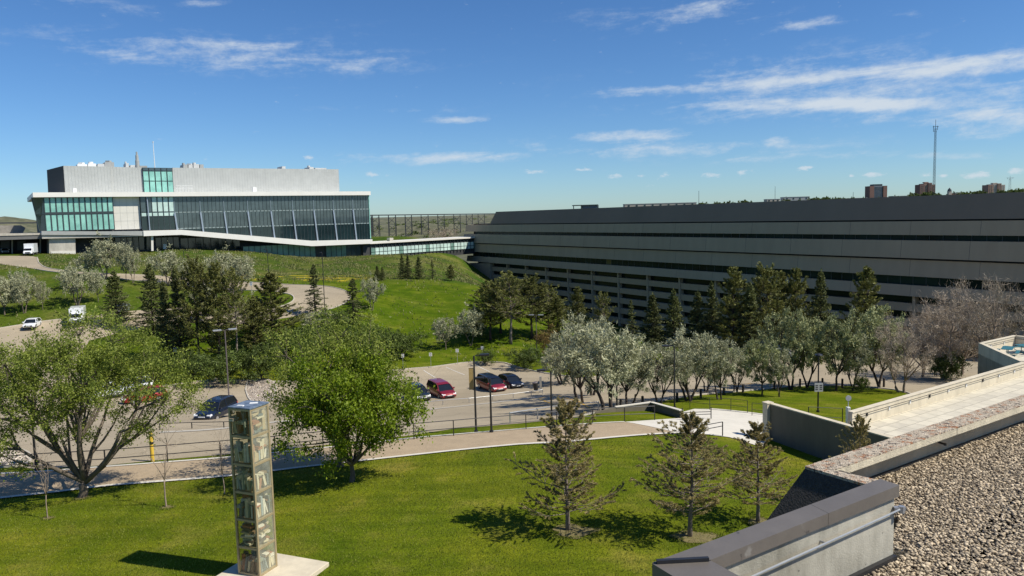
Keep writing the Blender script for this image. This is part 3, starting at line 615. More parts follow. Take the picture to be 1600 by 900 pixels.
# penthouse
o_ = -5.0
def pent(pts, dep, name, m, oo=o_, lab=None):
    mb = MB(); S.pslab(mb, pts, oo, oo-dep); return child(mb, name, m, sb, lab)
pent([(102, 301), (99, 259), (172.5, 260.5), (175, 301)], 22, 'penthouse_wall', M_metal)
pent([(175, 301), (172.5, 260.5), (222.5, 262), (224.5, 301)], 22, 'penthouse_wall', M_metal, o_-.6)
pent([(271, 301), (269.5, 262), (529, 264.5), (530.5, 301)], 22, 'penthouse_wall', M_metal, o_-.4)
mb = MB(); P0 = [S.at(*(lambda q: (q[0], o_-.05, q[1]))(S.px(101, 301, o_))), S.at(*(lambda q: (q[0], o_-.05, q[1]))(S.px(98.6, 259, o_)))]
Q0 = [p - S.n*9 - S.u*3.4 for p in P0]; mb.prism([P0[0], P0[1], Q0[1]+Vector((0, 0, -.6)), Q0[0]], [p-S.n*.5+S.u*.5 for p in (P0[0], P0[1], Q0[1]+Vector((0, 0, -.6)), Q0[0])]); child(mb, 'penthouse_end', M_soff, sb)
ga = S.px(223.5, 280, o_)[0]; gb = S.px(270.5, 280, o_)[0]; zg0 = S.px(247, 301, o_)[1]; zg1 = S.px(247, 262, o_)[1]; zg2 = S.px(247, 283, o_)[1]
mb = MB(); S.rect(mb, ga, gb, zg0, zg1-.01, o_-.15, o_-20); child(mb, 'stair_box', M_mull, sb)
for (lo, hi, gm) in ((zg0, zg2, M_pale_g), (zg2, zg1-1.0, M_pale_g), (zg1-1.0, zg1, M_grey_g)):
    for i in range(5):
        p0 = ga+(gb-ga)*i/5; p1 = ga+(gb-ga)*(i+1)/5; g_ = MB(); S.rect(g_, p0+.16, p1-.16, lo+.12, hi-.12, o_+.02, o_-.12); child(g_, 'window', M_teal if gm is M_pale_g else gm, sb)
child_list = [((114, 300.5), (114, 294), (120, 294), (120, 300.5)), ((395, 300), (395, 292.5), (401, 292.5), (401, 300))]
for q_ in child_list:
    mb = MB(); S.pslab(mb, q_, -1.5, -2.5); child(mb, 'roof_hatch', M_wh, sb)
mb = MB()
for i in range(12):
    x = 275+i*2.4; p = S.px(x, 299.8, -1.0); q = S.px(x, 290, -1.0); mb.bar(S.at(p[0], -1, p[1]), S.at(p[0], -1, q[1]), .06)
for y in (290, 294): p = S.px(275, y, -1); q = S.px(301.5, y, -1); mb.bar(S.at(p[0], -1, p[1]), S.at(q[0], -1, p[1]), .08)
child(mb, 'roof_railing', M_wh, sb)
M_ru = mat('pale_grey_equipment', (.50, .51, .50), .6, .1, 1)
def unit_at(x0, x1, y0, y1, m, name='roof_unit', lab=None, dep=5, shape='box'):
    mb = MB(); oo = -10; m = M_ru if m is M_wh and x0 > 150 else m
    a0, z0 = S.px(x0, y1, oo); a1, z1 = S.px(x1, y0, oo)
    S.slab(mb, [(a0, z0-1), (a1, z0-1), (a1, z1), (a0+.2, z1)], oo, oo-dep)
    if shape == 'fan': mb.cyl(S.at((a0+a1)/2, oo-dep/2, z1), (a1-a0)*.3, .6, 10)
    if shape == 'vent': mb.box(S.at((a0+a1)/2, oo-1, z1+.25), (1.2, 1.2, .5))
    return child(mb, name, m, sb, lab)
unit_at(120, 136, 256.5, 260, M_wh, shape='vent'); unit_at(137, 150, 255.5, 261, M_wh, shape='fan'); unit_at(152, 163, 256, 261, M_wh); unit_at(163, 178, 253.5, 261, M_greyp, shape='vent')
unit_at(196, 201, 255, 262, M_wh, shape='fan'); unit_at(203, 212, 258, 262, M_wh); unit_at(218, 230, 259, 263, M_greyp)
unit_at(286, 293, 257, 264, M_greyp, shape='fan'); unit_at(294, 301, 258, 264, M_wh, shape='vent'); unit_at(302, 311, 256.5, 264, M_wh, shape='fan'); unit_at(312, 318, 257, 264, M_greyp)
unit_at(440, 446, 260, 265, M_wh); unit_at(483, 490, 261, 266, M_wh, shape='fan'); unit_at(492, 510, 262.5, 266, M_wh)
mb = MB(); a0, z0 = S.px(215, 260, -10); mb.tube([S.at(a0, -10, z0-1), S.at(a0, -10, z0+1.7), S.at(a0, -10, z0+1.8), S.at(a0, -10, z0+3.2), S.at(a0, -10, z0+3.3), S.at(a0, -10, z0+4.2)], [.6, .55, .45, .4, .25, .22], 10); child(mb, 'exhaust_stack', M_greyp, sb)
mb = MB(); a0, z0 = S.px(242, 264, -8); a1, z1 = S.px(241, 222, -8); mb.tube([S.at(a0, -8, z0-1), S.at(a0, -8, z1)], [.14, .07], 5); mb.box(S.at(a0, -8, z1), (.3, .3, .3)); child(mb, 'whip_antenna', M_wh, sb)
# covered service deck at far left
db = thing('service_deck', 'low concrete parking deck with dark open bays joining the glass building', 'parking deck', S.at(-8, -4, 9))
mb = MB(); S.pslab(mb, [(-60, 377), (-60, 370), (66, 367), (66, 373)], -1, -34); child(mb, 'roof_slab', mat('dark_fascia', (.13, .13, .125), .7, .1), db)
mb = MB(); S.pslab(mb, [(-60, 370), (-60, 366), (66, 364), (66, 367)], -.8, -34); child(mb, 'roof_edge', M_conc, db)
mb = MB(); S.pslab(mb, [(-60, 366), (-60, 353), (33, 352), (40, 356), (36, 364)], -14, -16); child(mb, 'upper_wall', mat('rough_wall', (.24, .225, .2), .9, .25, 1.2), db)
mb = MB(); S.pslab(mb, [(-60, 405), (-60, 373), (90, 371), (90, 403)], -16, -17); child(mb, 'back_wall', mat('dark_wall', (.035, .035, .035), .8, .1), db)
for x0, x1, y0, y1 in ((1, 15, 376, 392), (27, 40, 376, 391), (-30, -12, 377, 393)):
    mb = MB(); S.pslab(mb, [(x0, y1), (x0, y0), (x1, y0), (x1, y1)], -15.7, -15.9); child(mb, 'garage_door', mat('garage_door', (.10, .11, .11), .6, .1), db)
for x in (18, 62, -20):
    mb = MB(); S.pslab(mb, [(x, 396), (x, 372), (x+2, 372), (x+2, 396)], -9, -10); child(mb, 'column', M_ocon, db)

# ------------------------------------------------------------------ link corridor
LA = WY(580, 400, 254); LB = WY(740, 400, 292); K = Plane(LA, LB-LA); lb = thing('link_corridor', 'long low glazed corridor between the glass building and the dark concrete one', 'building', (LA.x, LA.y, 4))
kr = K.px(760, 390)[0]
z0, z1 = K.px(600, 403)[1], K.px(600, 380)[1]
mb = MB(); K.rect(mb, -3, kr, z0-1, z1, -.3, -9); child(mb, 'core', M_soff, lb)
mb = MB(); K.rect(mb, -3, kr, z1, z1+.5, .6, -10); child(mb, 'roof', M_cream, lb)
n = 32
for i in range(n):
    a_ = kr*i/n; b_ = kr*(i+1)/n
    for lo, hi in ((.22, .42), (.46, .72)):
        g_ = MB(); K.rect(g_, a_+.12, b_-.12, z0+(z1-z0)*lo, z0+(z1-z0)*hi, .0, -.2); child(g_, 'window', M_pale_g if (i % 7) else M_low_g, lb)
mb = MB()
for i in range(n+1): K.rect(mb, kr*i/n-.07, kr*i/n+.07, z0, z1, .08, -.28)
child(mb, 'mullion', M_mull, lb)
mb = MB(); a_, z_ = K.px(612, 378, -3); K.rect(mb, a_-.8, a_+.8, z1+.5, z1+1.6, -3, -4.5); child(mb, 'roof_unit', M_ocon, lb)

# ------------------------------------------------------------------ long concrete building
U0 = WY(730, 400, 300); U = Plane(U0, Vector((.513, -.858, 0)))
ub = thing('concrete_building', 'very long dark concrete building with horizontal window bands', 'building', (U0.x, U0.y, -8))
def zz(y, x=1150, off=0): return U.px(x, y, off)[1]
M_uc = mat('board_concrete', (.365, .295, .208), .92, .07, .35, .05, 3, stretch=(1, 1, .2), spec=.2); M_uc2 = mat('brown_parapet', (.25, .185, .128), .92, .09, .06, .05, 3, stretch=(1, 1, .1), spec=.2)
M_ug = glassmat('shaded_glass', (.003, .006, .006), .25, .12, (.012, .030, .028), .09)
TE = 235
def joints(mb, z0, z1, o, step=7.3, t0=2):
    t = t0
    while t < TE: U.rect(mb, t-.025, t+.025, z0, z1, o+.004, o-.02); t += step
zP1, zP0 = zz(316.7), zz(346.0); zA1, zA0 = zz(347.9), zz(364.8); zB1, zB0 = zz(371.5), zz(393.3); zC1, zC0 = zz(395.6), zz(415.8); zE1, zE0 = zz(427), zz(440.5)
tP = U.px(767, 345)[0]
mb = MB()
f_ = [(tP, zP0), (TE, zP0), (TE, zP1), (tP+1.2, zP1)]
mb.prism([U.at(f_[0][0], .5, zP0), U.at(TE, .5, zP0), U.at(TE, -1.6, zP1), U.at(tP+1.2, -1.6, zP1)], [U.at(tP, -20, zP0), U.at(TE, -20, zP0), U.at(TE, -20, zP1), U.at(tP+1.2, -20, zP1)]); child(mb, 'parapet', M_uc2, ub)
# slightly different cast panels on the parapet
def spand(z0, z1, t0, o=.9, name='spandrel'):
    mb = MB(); mb.prism([U.at(t0, o, z0), U.at(TE, o, z0), U.at(TE, o-.35, z1), U.at(t0+.2, o-.35, z1)], [U.at(t0, -19, z0), U.at(TE, -19, z0), U.at(TE, -19, z1), U.at(t0+.2, -19, z1)]); s_ = child(mb, name, M_uc, ub)
    j = MB(); t = t0+4
    while t < TE:
        j.prism([U.at(t-.03, o+.01, z0), U.at(t+.03, o+.01, z0), U.at(t+.03, o-.34, z1), U.at(t-.03, o-.34, z1)], [U.at(t-.03, o-.2, z0), U.at(t+.03, o-.2, z0), U.at(t+.03, o-.5, z1), U.at(t-.03, o-.5, z1)]); t += 12.7
    jo = child(j, 'joint', mat('joint_dark', (.11, .105, .095), .9, .1), s_); jo.matrix_parent_inverse = Matrix.Identity(4)
tE = U.px(729, 380)[0]
spand(zA0, zA1, U.px(730, 358)[0]); spand(zB0, zB1, U.px(727.5, 372)[0], 1.2); spand(zC0, zC1, U.px(731, 387)[0]); spand(zE0, zE1, U.px(732, 405)[0])
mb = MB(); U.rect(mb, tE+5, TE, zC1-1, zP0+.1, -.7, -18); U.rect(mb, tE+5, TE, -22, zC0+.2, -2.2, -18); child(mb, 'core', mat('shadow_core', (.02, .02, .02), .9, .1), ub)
def wins(z0, z1, t0, off, step=2.54, name='window'):
    n = int((TE-2-t0)/12.7)
    for i in range(n):
        a_ = t0+i*12.7; g_ = MB(); U.rect(g_, a_+.05, a_+12.65, z0, z1, off, off-.15); wd = child(g_, name, M_ug, ub)
        f_ = MB()
        for k in range(5): U.rect(f_, a_+k*2.54-.05, a_+k*2.54+.05, z0, z1, off+.06, off-.1)
        fo = child(f_, 'mullion', M_mull, wd); fo.matrix_parent_inverse = Matrix.Identity(4)
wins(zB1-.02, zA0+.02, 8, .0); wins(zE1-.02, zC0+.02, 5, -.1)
mb = MB(); U.rect(mb, U.px(950, 423)[0]-1, U.px(950, 423)[0]+1.5, zE1+.05, zC0-.05, -.07, -.12); child(mb, 'curtain', mat('yellow_curtain', (.11, .09, .02), .8, .2), ub)
# pillars and terraces of the lower storeys
fh = 2.95; zrow = zE0
t = 18.0; zi = 0
t_p = [30.6+12.7*i for i in range(-1, 13)]
for t in t_p:
    mb = MB(); mb.prism([U.at(t-.3, -.05, zE0), U.at(t+.3, -.05, zE0), U.at(t+.3, -2.3, zE0), U.at(t-.3, -2.3, zE0)], [U.at(t-.3+1.2, .5, -24), U.at(t+.3+1.2, .5, -24), U.at(t+.3+1.2, -2.3, -24), U.at(t-.3+1.2, -2.3, -24)]); child(mb, 'pillar', M_uc, ub)
for r_ in range(7):
    zt_ = zE0-1.5-r_*fh
    mb = MB(); U.rect(mb, 17.0, TE, zt_-1.55, zt_, -.2+r_*.06, -2.4); child(mb, 'spandrel', M_uc, ub)
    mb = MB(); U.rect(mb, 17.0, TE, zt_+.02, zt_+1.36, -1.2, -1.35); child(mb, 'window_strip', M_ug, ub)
mb = MB(); o1, o0 = .7, -19
p = [U.px(734, 411), U.px(737, 425), U.px(745, 436), U.px(752, 441), U.px(756, 470), U.px(768, 470), U.px(768, 411)]
U.slab(mb, p, o1, o0); child(mb, 'end_pylon', M_uc, ub)
mb = MB(); U.rect(mb, tP+1.2, TE, zP1-.5, zP1-.02, -1.7, -19.9); child(mb, 'roof', mat('roof_membrane', (.25, .24, .22), .9, .1), ub)

# ------------------------------------------------------------------ trestle bridge across the valley
M_steel = mat('dark_steel', (.035, .038, .042), .6, .2, .1)
def bp(px, z=None):
    y = np.interp(px, [-100, 60, 765, 1000], [1150, 1250, 1750, 1950]); return WY(px, 340, y)
ZD = lambda px: 17+np.interp(px, [-60, 30, 580, 765], [10.5/F*1180, 10.0/F*1230, 7.0/F*1620, 4.5/F*1750])
br = thing('trestle_bridge', 'long steel railway trestle bridge crossing the valley behind the buildings', 'bridge', (bp(600).x, bp(600).y, -30))
pts = [Vector((bp(x).x, bp(x).y, WY(x, np.interp(x, [-60, 0, 60, 580, 765, 900], [347.2, 348.5, 348, 336.3, 334.2, 332]), bp(x).y).z)) for x in (-60, 0, 60, 580, 670, 765, 900)]
mb = MB()
for i in range(len(pts)-1): mb.bar(pts[i], pts[i+1], 6, 2.2)
child(mb, 'deck', M_steel, br)
tw = [(590, 3), (607, 618, 1), (633, 643, 1), (658, 669, 1), (684, 694, 1), (709, 719, 1), (728.5, 738, 1), (747, 757, 1), (573, 582, 1)]
for q_ in tw:
    xs = q_[:-1] if len(q_) == 3 else (580, 592); mb = MB()
    tp = []
    for x in xs:
        P = bp(x); z = np.interp(P.x, [p_.x for p_ in pts], [p_.z for p_ in pts])-1.0
        for s_ in (-1, 1):
            mb.bar((P.x, P.y+s_*2, z), (P.x, P.y+s_*9, -50), 1.1)
        tp.append((P, z))
    (P, z), (Q, z2) = tp
    for lv in range(3):
        h0 = z-3-lv*17; h1 = h0-15
        mb.bar((P.x, P.y-4, h0), (Q.x, Q.y-4, h1), .8); mb.bar((P.x, P.y-4, h1), (Q.x, Q.y-4, h0), .8); mb.bar((P.x, P.y-4, h1-1), (Q.x, Q.y-4, h1-1), .8)
    child(mb, 'tower', M_steel, br)
# ------------------------------------------------------------------ trees
M_bark = mat('grey_bark', (.13, .105, .08), .95, .35, 6, .6, 30, stretch=(1, 1, .3)); M_barkd = mat('dark_bark', (.055, .042, .034), .95, .3, 6, .5, 30)
M_barkp = mat('pine_bark', (.20, .165, .14), .95, .3, 6, .5, 30, stretch=(1, 1, .3)); M_twig = mat('grey_twig', (.28, .22, .17), .95, .3, 2)
M_lg = leafmat('fresh_leaves', (.075, .14, .003), (.29, .38, .02), .42, .06); M_lo = leafmat('young_leaves', (.08, .125, .008), (.33, .38, .07), .42, .06)
M_lolive = leafmat('silver_leaves', (.17, .18, .09), (.50, .50, .32), .2, .12); M_lsage = leafmat('sage_leaves', (.14, .16, .06), (.42, .44, .21), .2, .12)
M_spr = leafmat('spruce_needles', (.034, .046, .012), (.18, .20, .06), .12, .25); M_pin = leafmat('pine_needles', (.05, .062, .014), (.23, .235, .055), .15, .22)
M_pnear = leafmat('olive_needles', (.11, .095, .03), (.50, .41, .17), .3, .1); M_bare = leafmat('bare_twigs', (.20, .16, .115), (.52, .43, .32), .0, .1)
M_shrub = leafmat('shrub_leaves', (.035, .06, .010), (.14, .19, .035), .25, .2); M_rust = leafmat('rusty_leaves', (.12, .08, .02), (.28, .19, .06), .2, .2)
TREES = {}
def skeleton(rnd, h, cr, cz, forks, n_pts, trunk_r, fork_h, lean=(0, 0), shell=.5, prim=8, sec=40, stems=1, flat=1.0, bulge=None, n=6):
    """trunk > limbs > branches towards points filling a crown ellipsoid; returns bark MB, twig-end points"""
    pts = []
    while len(pts) < n_pts:
        v = Vector((rnd.uniform(-1, 1), rnd.uniform(-1, 1), rnd.uniform(-1, 1)))
        if v.length > 1 or v.length < shell*rnd.random(): continue
        k = 1+.20*math.sin(3*math.atan2(v.y, v.x)+forks)+.16*math.sin(4*v.z+2*math.atan2(v.y, v.x)+forks)+.10*math.sin(9*v.z+5*v.x+forks*2)
        p = Vector((v.x*cr[0]*k, v.y*cr[1]*k, cz+v.z*cr[2]*k))
        if bulge and rnd.random() < bulge(p): continue
        if p.z > .14*h: pts.append(p)
    c0 = Vector((0, 0, cz-cr[2]*.2)); mb = MB()
    def pick(k, f):
        q = [Vector(p) for p in rnd.sample(pts, min(len(pts), k))]
        for _ in range(3):
            g = [[] for _ in q]
            for p in pts: g[min(range(len(q)), key=lambda i: (q[i]-p).length_squared)].append(p)
            q = [sum(x, Vector())/len(x) if x else q[i] for i, x in enumerate(g)]
        return q
    def curve(a, b, sag, n=4):
        mid = (a+b)/2+Vector((rnd.uniform(-1, 1), rnd.uniform(-1, 1), rnd.uniform(-.6, .6)))*(b-a).length*.12+Vector((0, 0, sag*(b-a).length))
        return [a*(1-t)**2+mid*2*t*(1-t)+b*t*t for t in [i/n_ for n_ in (n,) for i in range(n+1)]]
    root = [Vector((rnd.uniform(-.1, .1)*(k > 0)*3, rnd.uniform(-.1, .1)*(k > 0)*3, 0)) for k in range(stems)]
    S1 = pick(prim, .5); F0 = []
    for k in range(stems):
        ang = k*2.4+forks; fk = Vector((lean[0]+(math.cos(ang)*.55*fork_h if stems > 1 else 0), lean[1]+(math.sin(ang)*.35*fork_h if stems > 1 else 0), fork_h*(1+.15*rnd.uniform(-1, 1))))
        F0.append(fk); cu = curve(root[k]+Vector((0, 0, -.3)), fk, -.06 if stems > 1 else 0)
        cu = [c+Vector((rnd.uniform(-1, 1), rnd.uniform(-1, 1), 0))*trunk_r*.3 for c in cu]
        mb.tube(cu, [trunk_r*(1.35 if i == 0 else 1-.10*i) for i in range(len(cu))], 8)
    ends = []; S1e = []
    for s_ in S1:
        fk = min(F0, key=lambda f: (f-s_).length); e = fk.lerp(s_, .62); r0 = trunk_r*.58
        cu = curve(fk-Vector((0, 0, trunk_r)), e, -.10); mb.tube(cu, [r0*(1-.13*i) for i in range(len(cu))], n); S1e.append((e, r0*.5, cu[2]))
    S2 = pick(sec, .8); S2e = []
    for s_ in S2:
        e0, r0, md = min(S1e, key=lambda f: (f[0]-s_).length); st = e0 if rnd.random() < .7 else md; e = st.lerp(s_, .75)
        cu = curve(st, e, -.06, 3); mb.tube(cu, [r0*(1-.2*i) for i in range(len(cu))], 5, False); S2e.append((e, r0*.42, cu[1]))
    for p in pts:
        e0, r0, md = min(S2e, key=lambda f: (f[0]-p).length_squared); cu = curve(e0, p, .0, 2); mb.tube(cu, [r0*.7, r0*.45, r0*.2], 3, False)
    return mb, np.array([p[:] for p in pts]), np.array([min(S2e, key=lambda f: (f[0]-p).length_squared)[0][:] for p in pts])
def broadleaf(key, seed, h, cr, cz, n_pts, per, spread, L, W, lm, trunk_r=.25, fork_h=1.6, prim=8, sec=40, stems=1, lean=(0, 0), shell=.5, bark=None, along=.35, up=0., bulge=None, aw=0.):
    rnd = random.Random(seed); mb, P, Q = skeleton(rnd, h, cr, cz, seed, n_pts, trunk_r, fork_h, lean, shell, prim, sec, stems, bulge=bulge)
    t = rng.uniform(0, along, (len(P)*per, 1)) if along else 0
    Pp = np.repeat(P, per, 0); Qq = np.repeat(Q, per, 0); c = Pp*(1-t)+Qq*t+rng.normal(0, 1, (len(Pp), 3))*spread*rng.uniform(.3, 1, (len(Pp), 1))
    ax = unit(Pp-Qq+rng.normal(0, .4, Pp.shape)*np.linalg.norm(Pp-Qq, axis=1, keepdims=True)) if aw else None
    V, Fq = leaves(c, L, W, axis=ax, axis_w=aw, up_w=up)
    TREES[key] = dict(h=h, w=cr[0]*2, parts=[('trunk', mb.mesh(key+'_trunk', bark or M_bark, True)), ('crown', npmesh(key+'_crown', V, Fq, lm))])
def conifer(key, seed, h, r, whorls, per, cb, nm, L, W, droop=.25, up_tip=.15, trunk_r=.16, bark=None, sub=7, den=7, bare=.15, shape=.9, irr=.2, dens_inner=.25, clump=0.):
    rnd = random.Random(seed); mb = MB(); kx = [rnd.uniform(-.1, .1) for _ in range(4)]
    ax = lambda z: Vector((kx[0]*math.sin(z*.9+kx[1]*20)*.8, kx[2]*math.cos(z*.7)*.8, z))
    mb.tube([ax(h*i/8)-Vector((0, 0, .2 if i == 0 else 0)) for i in range(9)], [trunk_r*(1.25 if i == 0 else (1-i/8.3)) for i in range(9)], 7)
    C_ = []; A_ = []
    for k in range(whorls):
        f = (k+.5*rnd.random())/whorls; z = cb*h+(h*.985-cb*h)*f
        Rk = r*((1-f)**shape)*(.35+.65*min(1, (f+.12)*5))
        nb = per+rnd.randint(-1, 1)
        a0 = rnd.random()*7
        for j in range(nb):
            a_ = a0+2*math.pi*j/nb+rnd.uniform(-.35, .35); Lb = Rk*rnd.uniform(1-irr*1.6, 1+irr)+.12; d = Vector((math.cos(a_), math.sin(a_), 0))
            zz0 = z+rnd.uniform(-.5, .5)*h/whorls; p0 = ax(zz0)
            rise = up_tip*Lb+(f**2)*.7*Lb
            p = [p0, p0+d*Lb*.5+Vector((0, 0, -droop*Lb*.5+rise*.15)), p0+d*Lb+Vector((0, 0, -droop*Lb+rise))]
            mb.tube(p, [trunk_r*.25*(1-f*.6), trunk_r*.15*(1-f*.6), .008], 4, False)
            side = Vector((-d.y, d.x, 0))
            for s_ in range(sub):
                u = bare+(1-bare)*(s_+.6*rnd.random())/sub; q = p[0].lerp(p[1], u*2) if u < .5 else p[1].lerp(p[2], u*2-1)
                ln = Lb*.42*(1-.55*u)*rnd.uniform(.6, 1.2); sg = 1 if s_ % 2 else -1
                e = q+(side*sg*rnd.uniform(.5, 1.)+d*rnd.uniform(.3, .8)).normalized()*ln+Vector((0, 0, rnd.uniform(-.25, .25)*ln+ln*up_tip))
                mb.tube([q, e], [.012, .006], 3, False)
                m_ = max(2, int(den*(1-dens_inner+dens_inner*u))); tt = np.random.default_rng(rnd.randint(0, 1 << 30)).uniform(clump, 1, m_)
                qq = np.array(q[:]); ee = np.array(e[:]); C_.append(qq+(ee-qq)*tt[:, None]); A_.append(np.repeat(unit((ee-qq)[None]), m_, 0))
            m_ = den; tt = rng.uniform(.6, 1, m_)[:, None]; C_.append(np.array(p[1][:])*(1-tt)+np.array(p[2][:])*tt); A_.append(np.repeat(unit((np.array(p[2][:])-np.array(p[1][:]))[None]), m_, 0))
    m_ = 40; tt = rng.uniform(.9, 1.02, m_); C_.append(np.array([ax(h*x)[:] for x in tt])); A_.append(np.tile([[0, 0, 1.]], (m_, 1)))
    C_ = np.concatenate(C_)+rng.normal(0, L*.18, (sum(len(x) for x in C_), 3)); A_ = np.concatenate(A_)
    V, Fq = leaves(C_, L, W, axis=A_, axis_w=.55)
    TREES[key] = dict(h=h, w=2*r, parts=[('trunk', mb.mesh(key+'_trunk', bark or M_barkd, True)), ('crown', npmesh(key+'_crown', V, Fq, nm))])
def plant(key, name, label, cat, px, pb, pt, wpx=None, rz=None, y=None, group=None, wk=None, crown='crown'):
    T = TREES[key]; P = G(px, pb)
    if y: P = WY(px, pb, y); P.z = H(P.x, P.y)
    top = WY(px, pt, P.y).z; hh = max(top-P.z, .4); sz = hh/T['h']; sx = (wpx*P.y/F)/T['w'] if wpx else sz
    o = thing(name, label, cat, P, rz if rz is not None else random.uniform(0, 6.28), group); o.scale = (sx, sx, sz)
    for pn_, me_ in T['parts']:
        c = bpy.data.objects.new(pn_, me_); C.objects.link(c); c.parent = o
    return o
# prototypes
broadleaf('oakA', 3, 9.2, (5.3, 4.3, 3.5), 5.9, 430, 150, .32, .11, .062, M_lo, .25, 1.1, prim=10, sec=60, lean=(.25, 0), shell=.5, bulge=lambda p: .75 if (p.z < 4.4 and abs(p.x) < 2.4) else (.72 if .2 < p.x < 3.7 and 3.8 < p.z < 5.3 and p.y < 2 else 0))
broadleaf('ashB', 5, 5.4, (3.35, 2.9, 2.1), 3.4, 330, 95, .27, .13, .075, M_lg, .14, .95, prim=8, sec=46, shell=.25)
broadleaf('ashC', 8, 7.4, (4.3, 3.6, 2.9), 4.6, 330, 75, .30, .13, .07, M_lo, .22, 1.4, prim=8, sec=50, shell=.4)
for k in range(4):
    broadleaf('olive%d' % k, 20+k, 5.4, (2.6, 2.4, 1.9), 3.4, 150, 62, .20, .25, .062, M_lolive, .13, 1.0+.2*(k % 2), prim=7, sec=34, stems=2+k % 3, shell=.35, bark=M_barkd, aw=.55)
for k in range(2): broadleaf('sage%d' % k, 30+k, 5.4, (2.6, 2.4, 1.9), 3.5, 150, 66, .20, .24, .068, M_lsage, .13, 1.3, prim=7, sec=34, stems=1+k, shell=.35, bark=M_barkd, aw=.55)
for k in range(2): broadleaf('far_olive%d' % k, 40+k, 5.0, (2.3, 2.3, 1.8), 3.1, 120, 36, .24, .24, .09, M_lolive, .11, 1.1, prim=6, sec=24, stems=1+k, shell=.35, bark=M_bark, aw=.4)
for k in range(3): broadleaf('bare%d' % k, 50+k, 6.0, (3.0, 2.8, 2.5), 3.5, 300, 26, .26, .42, .017, M_bare, .14, 1.1, prim=8, sec=60, stems=2+k % 2, shell=.3, bark=M_twig, aw=.7, along=.9)
broadleaf('shrub0', 61, 2.6, (1.8, 1.7, 1.15), 1.35, 110, 70, .2, .13, .06, M_shrub, .05, .3, prim=6, sec=22, stems=3, shell=.3, bark=M_barkd)
broadleaf('rust0', 62, 2.6, (1.4, 1.4, 1.2), 1.35, 70, 50, .2, .14, .05, M_rust, .05, .4, prim=5, sec=16, stems=3, shell=.3, bark=M_barkd)
for k in range(2): broadleaf('sapling%d' % k, 70+k, 3.2, (.75, .75, 1.15), 2.0, 46, 5, .05, .09, .012, M_bare, .035, .9, prim=5, sec=14, stems=1, shell=.2, bark=M_twig, aw=.6)
conifer('spruceA', 81, 9, 2.5, 24, 7, .10, M_spr, .30, .085, droop=.42, up_tip=.22, sub=8, den=8, bare=.2, irr=.3, clump=.1)
conifer('spruceB', 82, 9, 2.2, 26, 7, .06, M_spr, .30, .085, droop=.3, up_tip=.15, sub=8, den=9, bare=.12, irr=.25)
conifer('spruceC', 83, 9, 1.7, 20, 5, .12, M_spr, .28, .08, droop=.45, up_tip=.15, sub=7, den=6, bare=.15, irr=.5)
conifer('pineA', 84, 9, 2.7, 15, 6, .22, M_pin, .30, .07, droop=-.1, up_tip=.3, sub=10, den=15, bare=.3, shape=.55, irr=.35, clump=.45, bark=M_barkd)
conifer('pineB', 85, 9, 2.3, 16, 6, .15, M_pin, .30, .07, droop=-.05, up_tip=.3, sub=10, den=14, bare=.25, shape=.65, irr=.35, clump=.4, bark=M_barkd)
conifer('pineC', 86, 9, 2.6, 13, 5, .35, M_pin, .30, .07, droop=-.1, up_tip=.35, sub=9, den=13, bare=.35, shape=.5, irr=.45, clump=.5, bark=M_barkp)
for k in range(3): conifer('young_pine%d' % k, 90+k, 6, 2.15, 14-k, 7, .20 if k else .14, M_pnear, .13, .024, droop=-.10+.05*k, up_tip=.30, sub=10, den=46, bare=.34, shape=.78, irr=.5, clump=.5, bark=M_barkp, trunk_r=.11, dens_inner=.2)
TREES['young_pine1']['w'] = 4.0

# foreground
plant('oakA', 'shade_tree', 'large spreading tree with pale green leaves and forked grey trunk at the left', 'tree', 127, 777, 499, 338, 0.4)
plant('ashB', 'shade_tree', 'round bright green leafy tree nearest the book tower', 'tree', 551, 753, 556, 228, 1.0)
plant('ashC', 'shade_tree', 'duller green tree standing behind the round bright green one', 'tree', 531, 729, 494, 276, 2.0)
for k, (px, pb, pt, wx, lab) in enumerate([(887, 829, 630, 152, 'young sparse pine farthest left of the three on the lawn'), (1080, 839, 646, 140, 'young pine on the lawn, middle of the three, with dark tufts'), (1184, 815, 660, 128, 'young pine on the lawn closest to the shaded concrete wall')]):
    plant('young_pine%d' % k, 'young_pine', lab, 'pine tree', px, pb, pt, wx, .7+k*1.3, group='young pines on the lawn')
plant('young_pine2', 'young_pine', 'pine top poking up in front of the shaded concrete wall and rough parapet', 'pine tree', 1342, 800, 650, 74, 2.2, group='young pines on the lawn')
for px, pb, pt, wx, lab in [(75, 809, 655, 46, 'thin leafless sapling left of the large spreading tree'), (260, 792, 640, 66, 'thin leafless sapling between the large tree and the book tower'), (349, 772, 640, 44, 'thin leafless sapling just behind the book tower')]:
    plant('sapling%d' % (px % 2), 'sapling', lab, 'sapling', px, pb, pt, wx, group='bare saplings on the lawn')
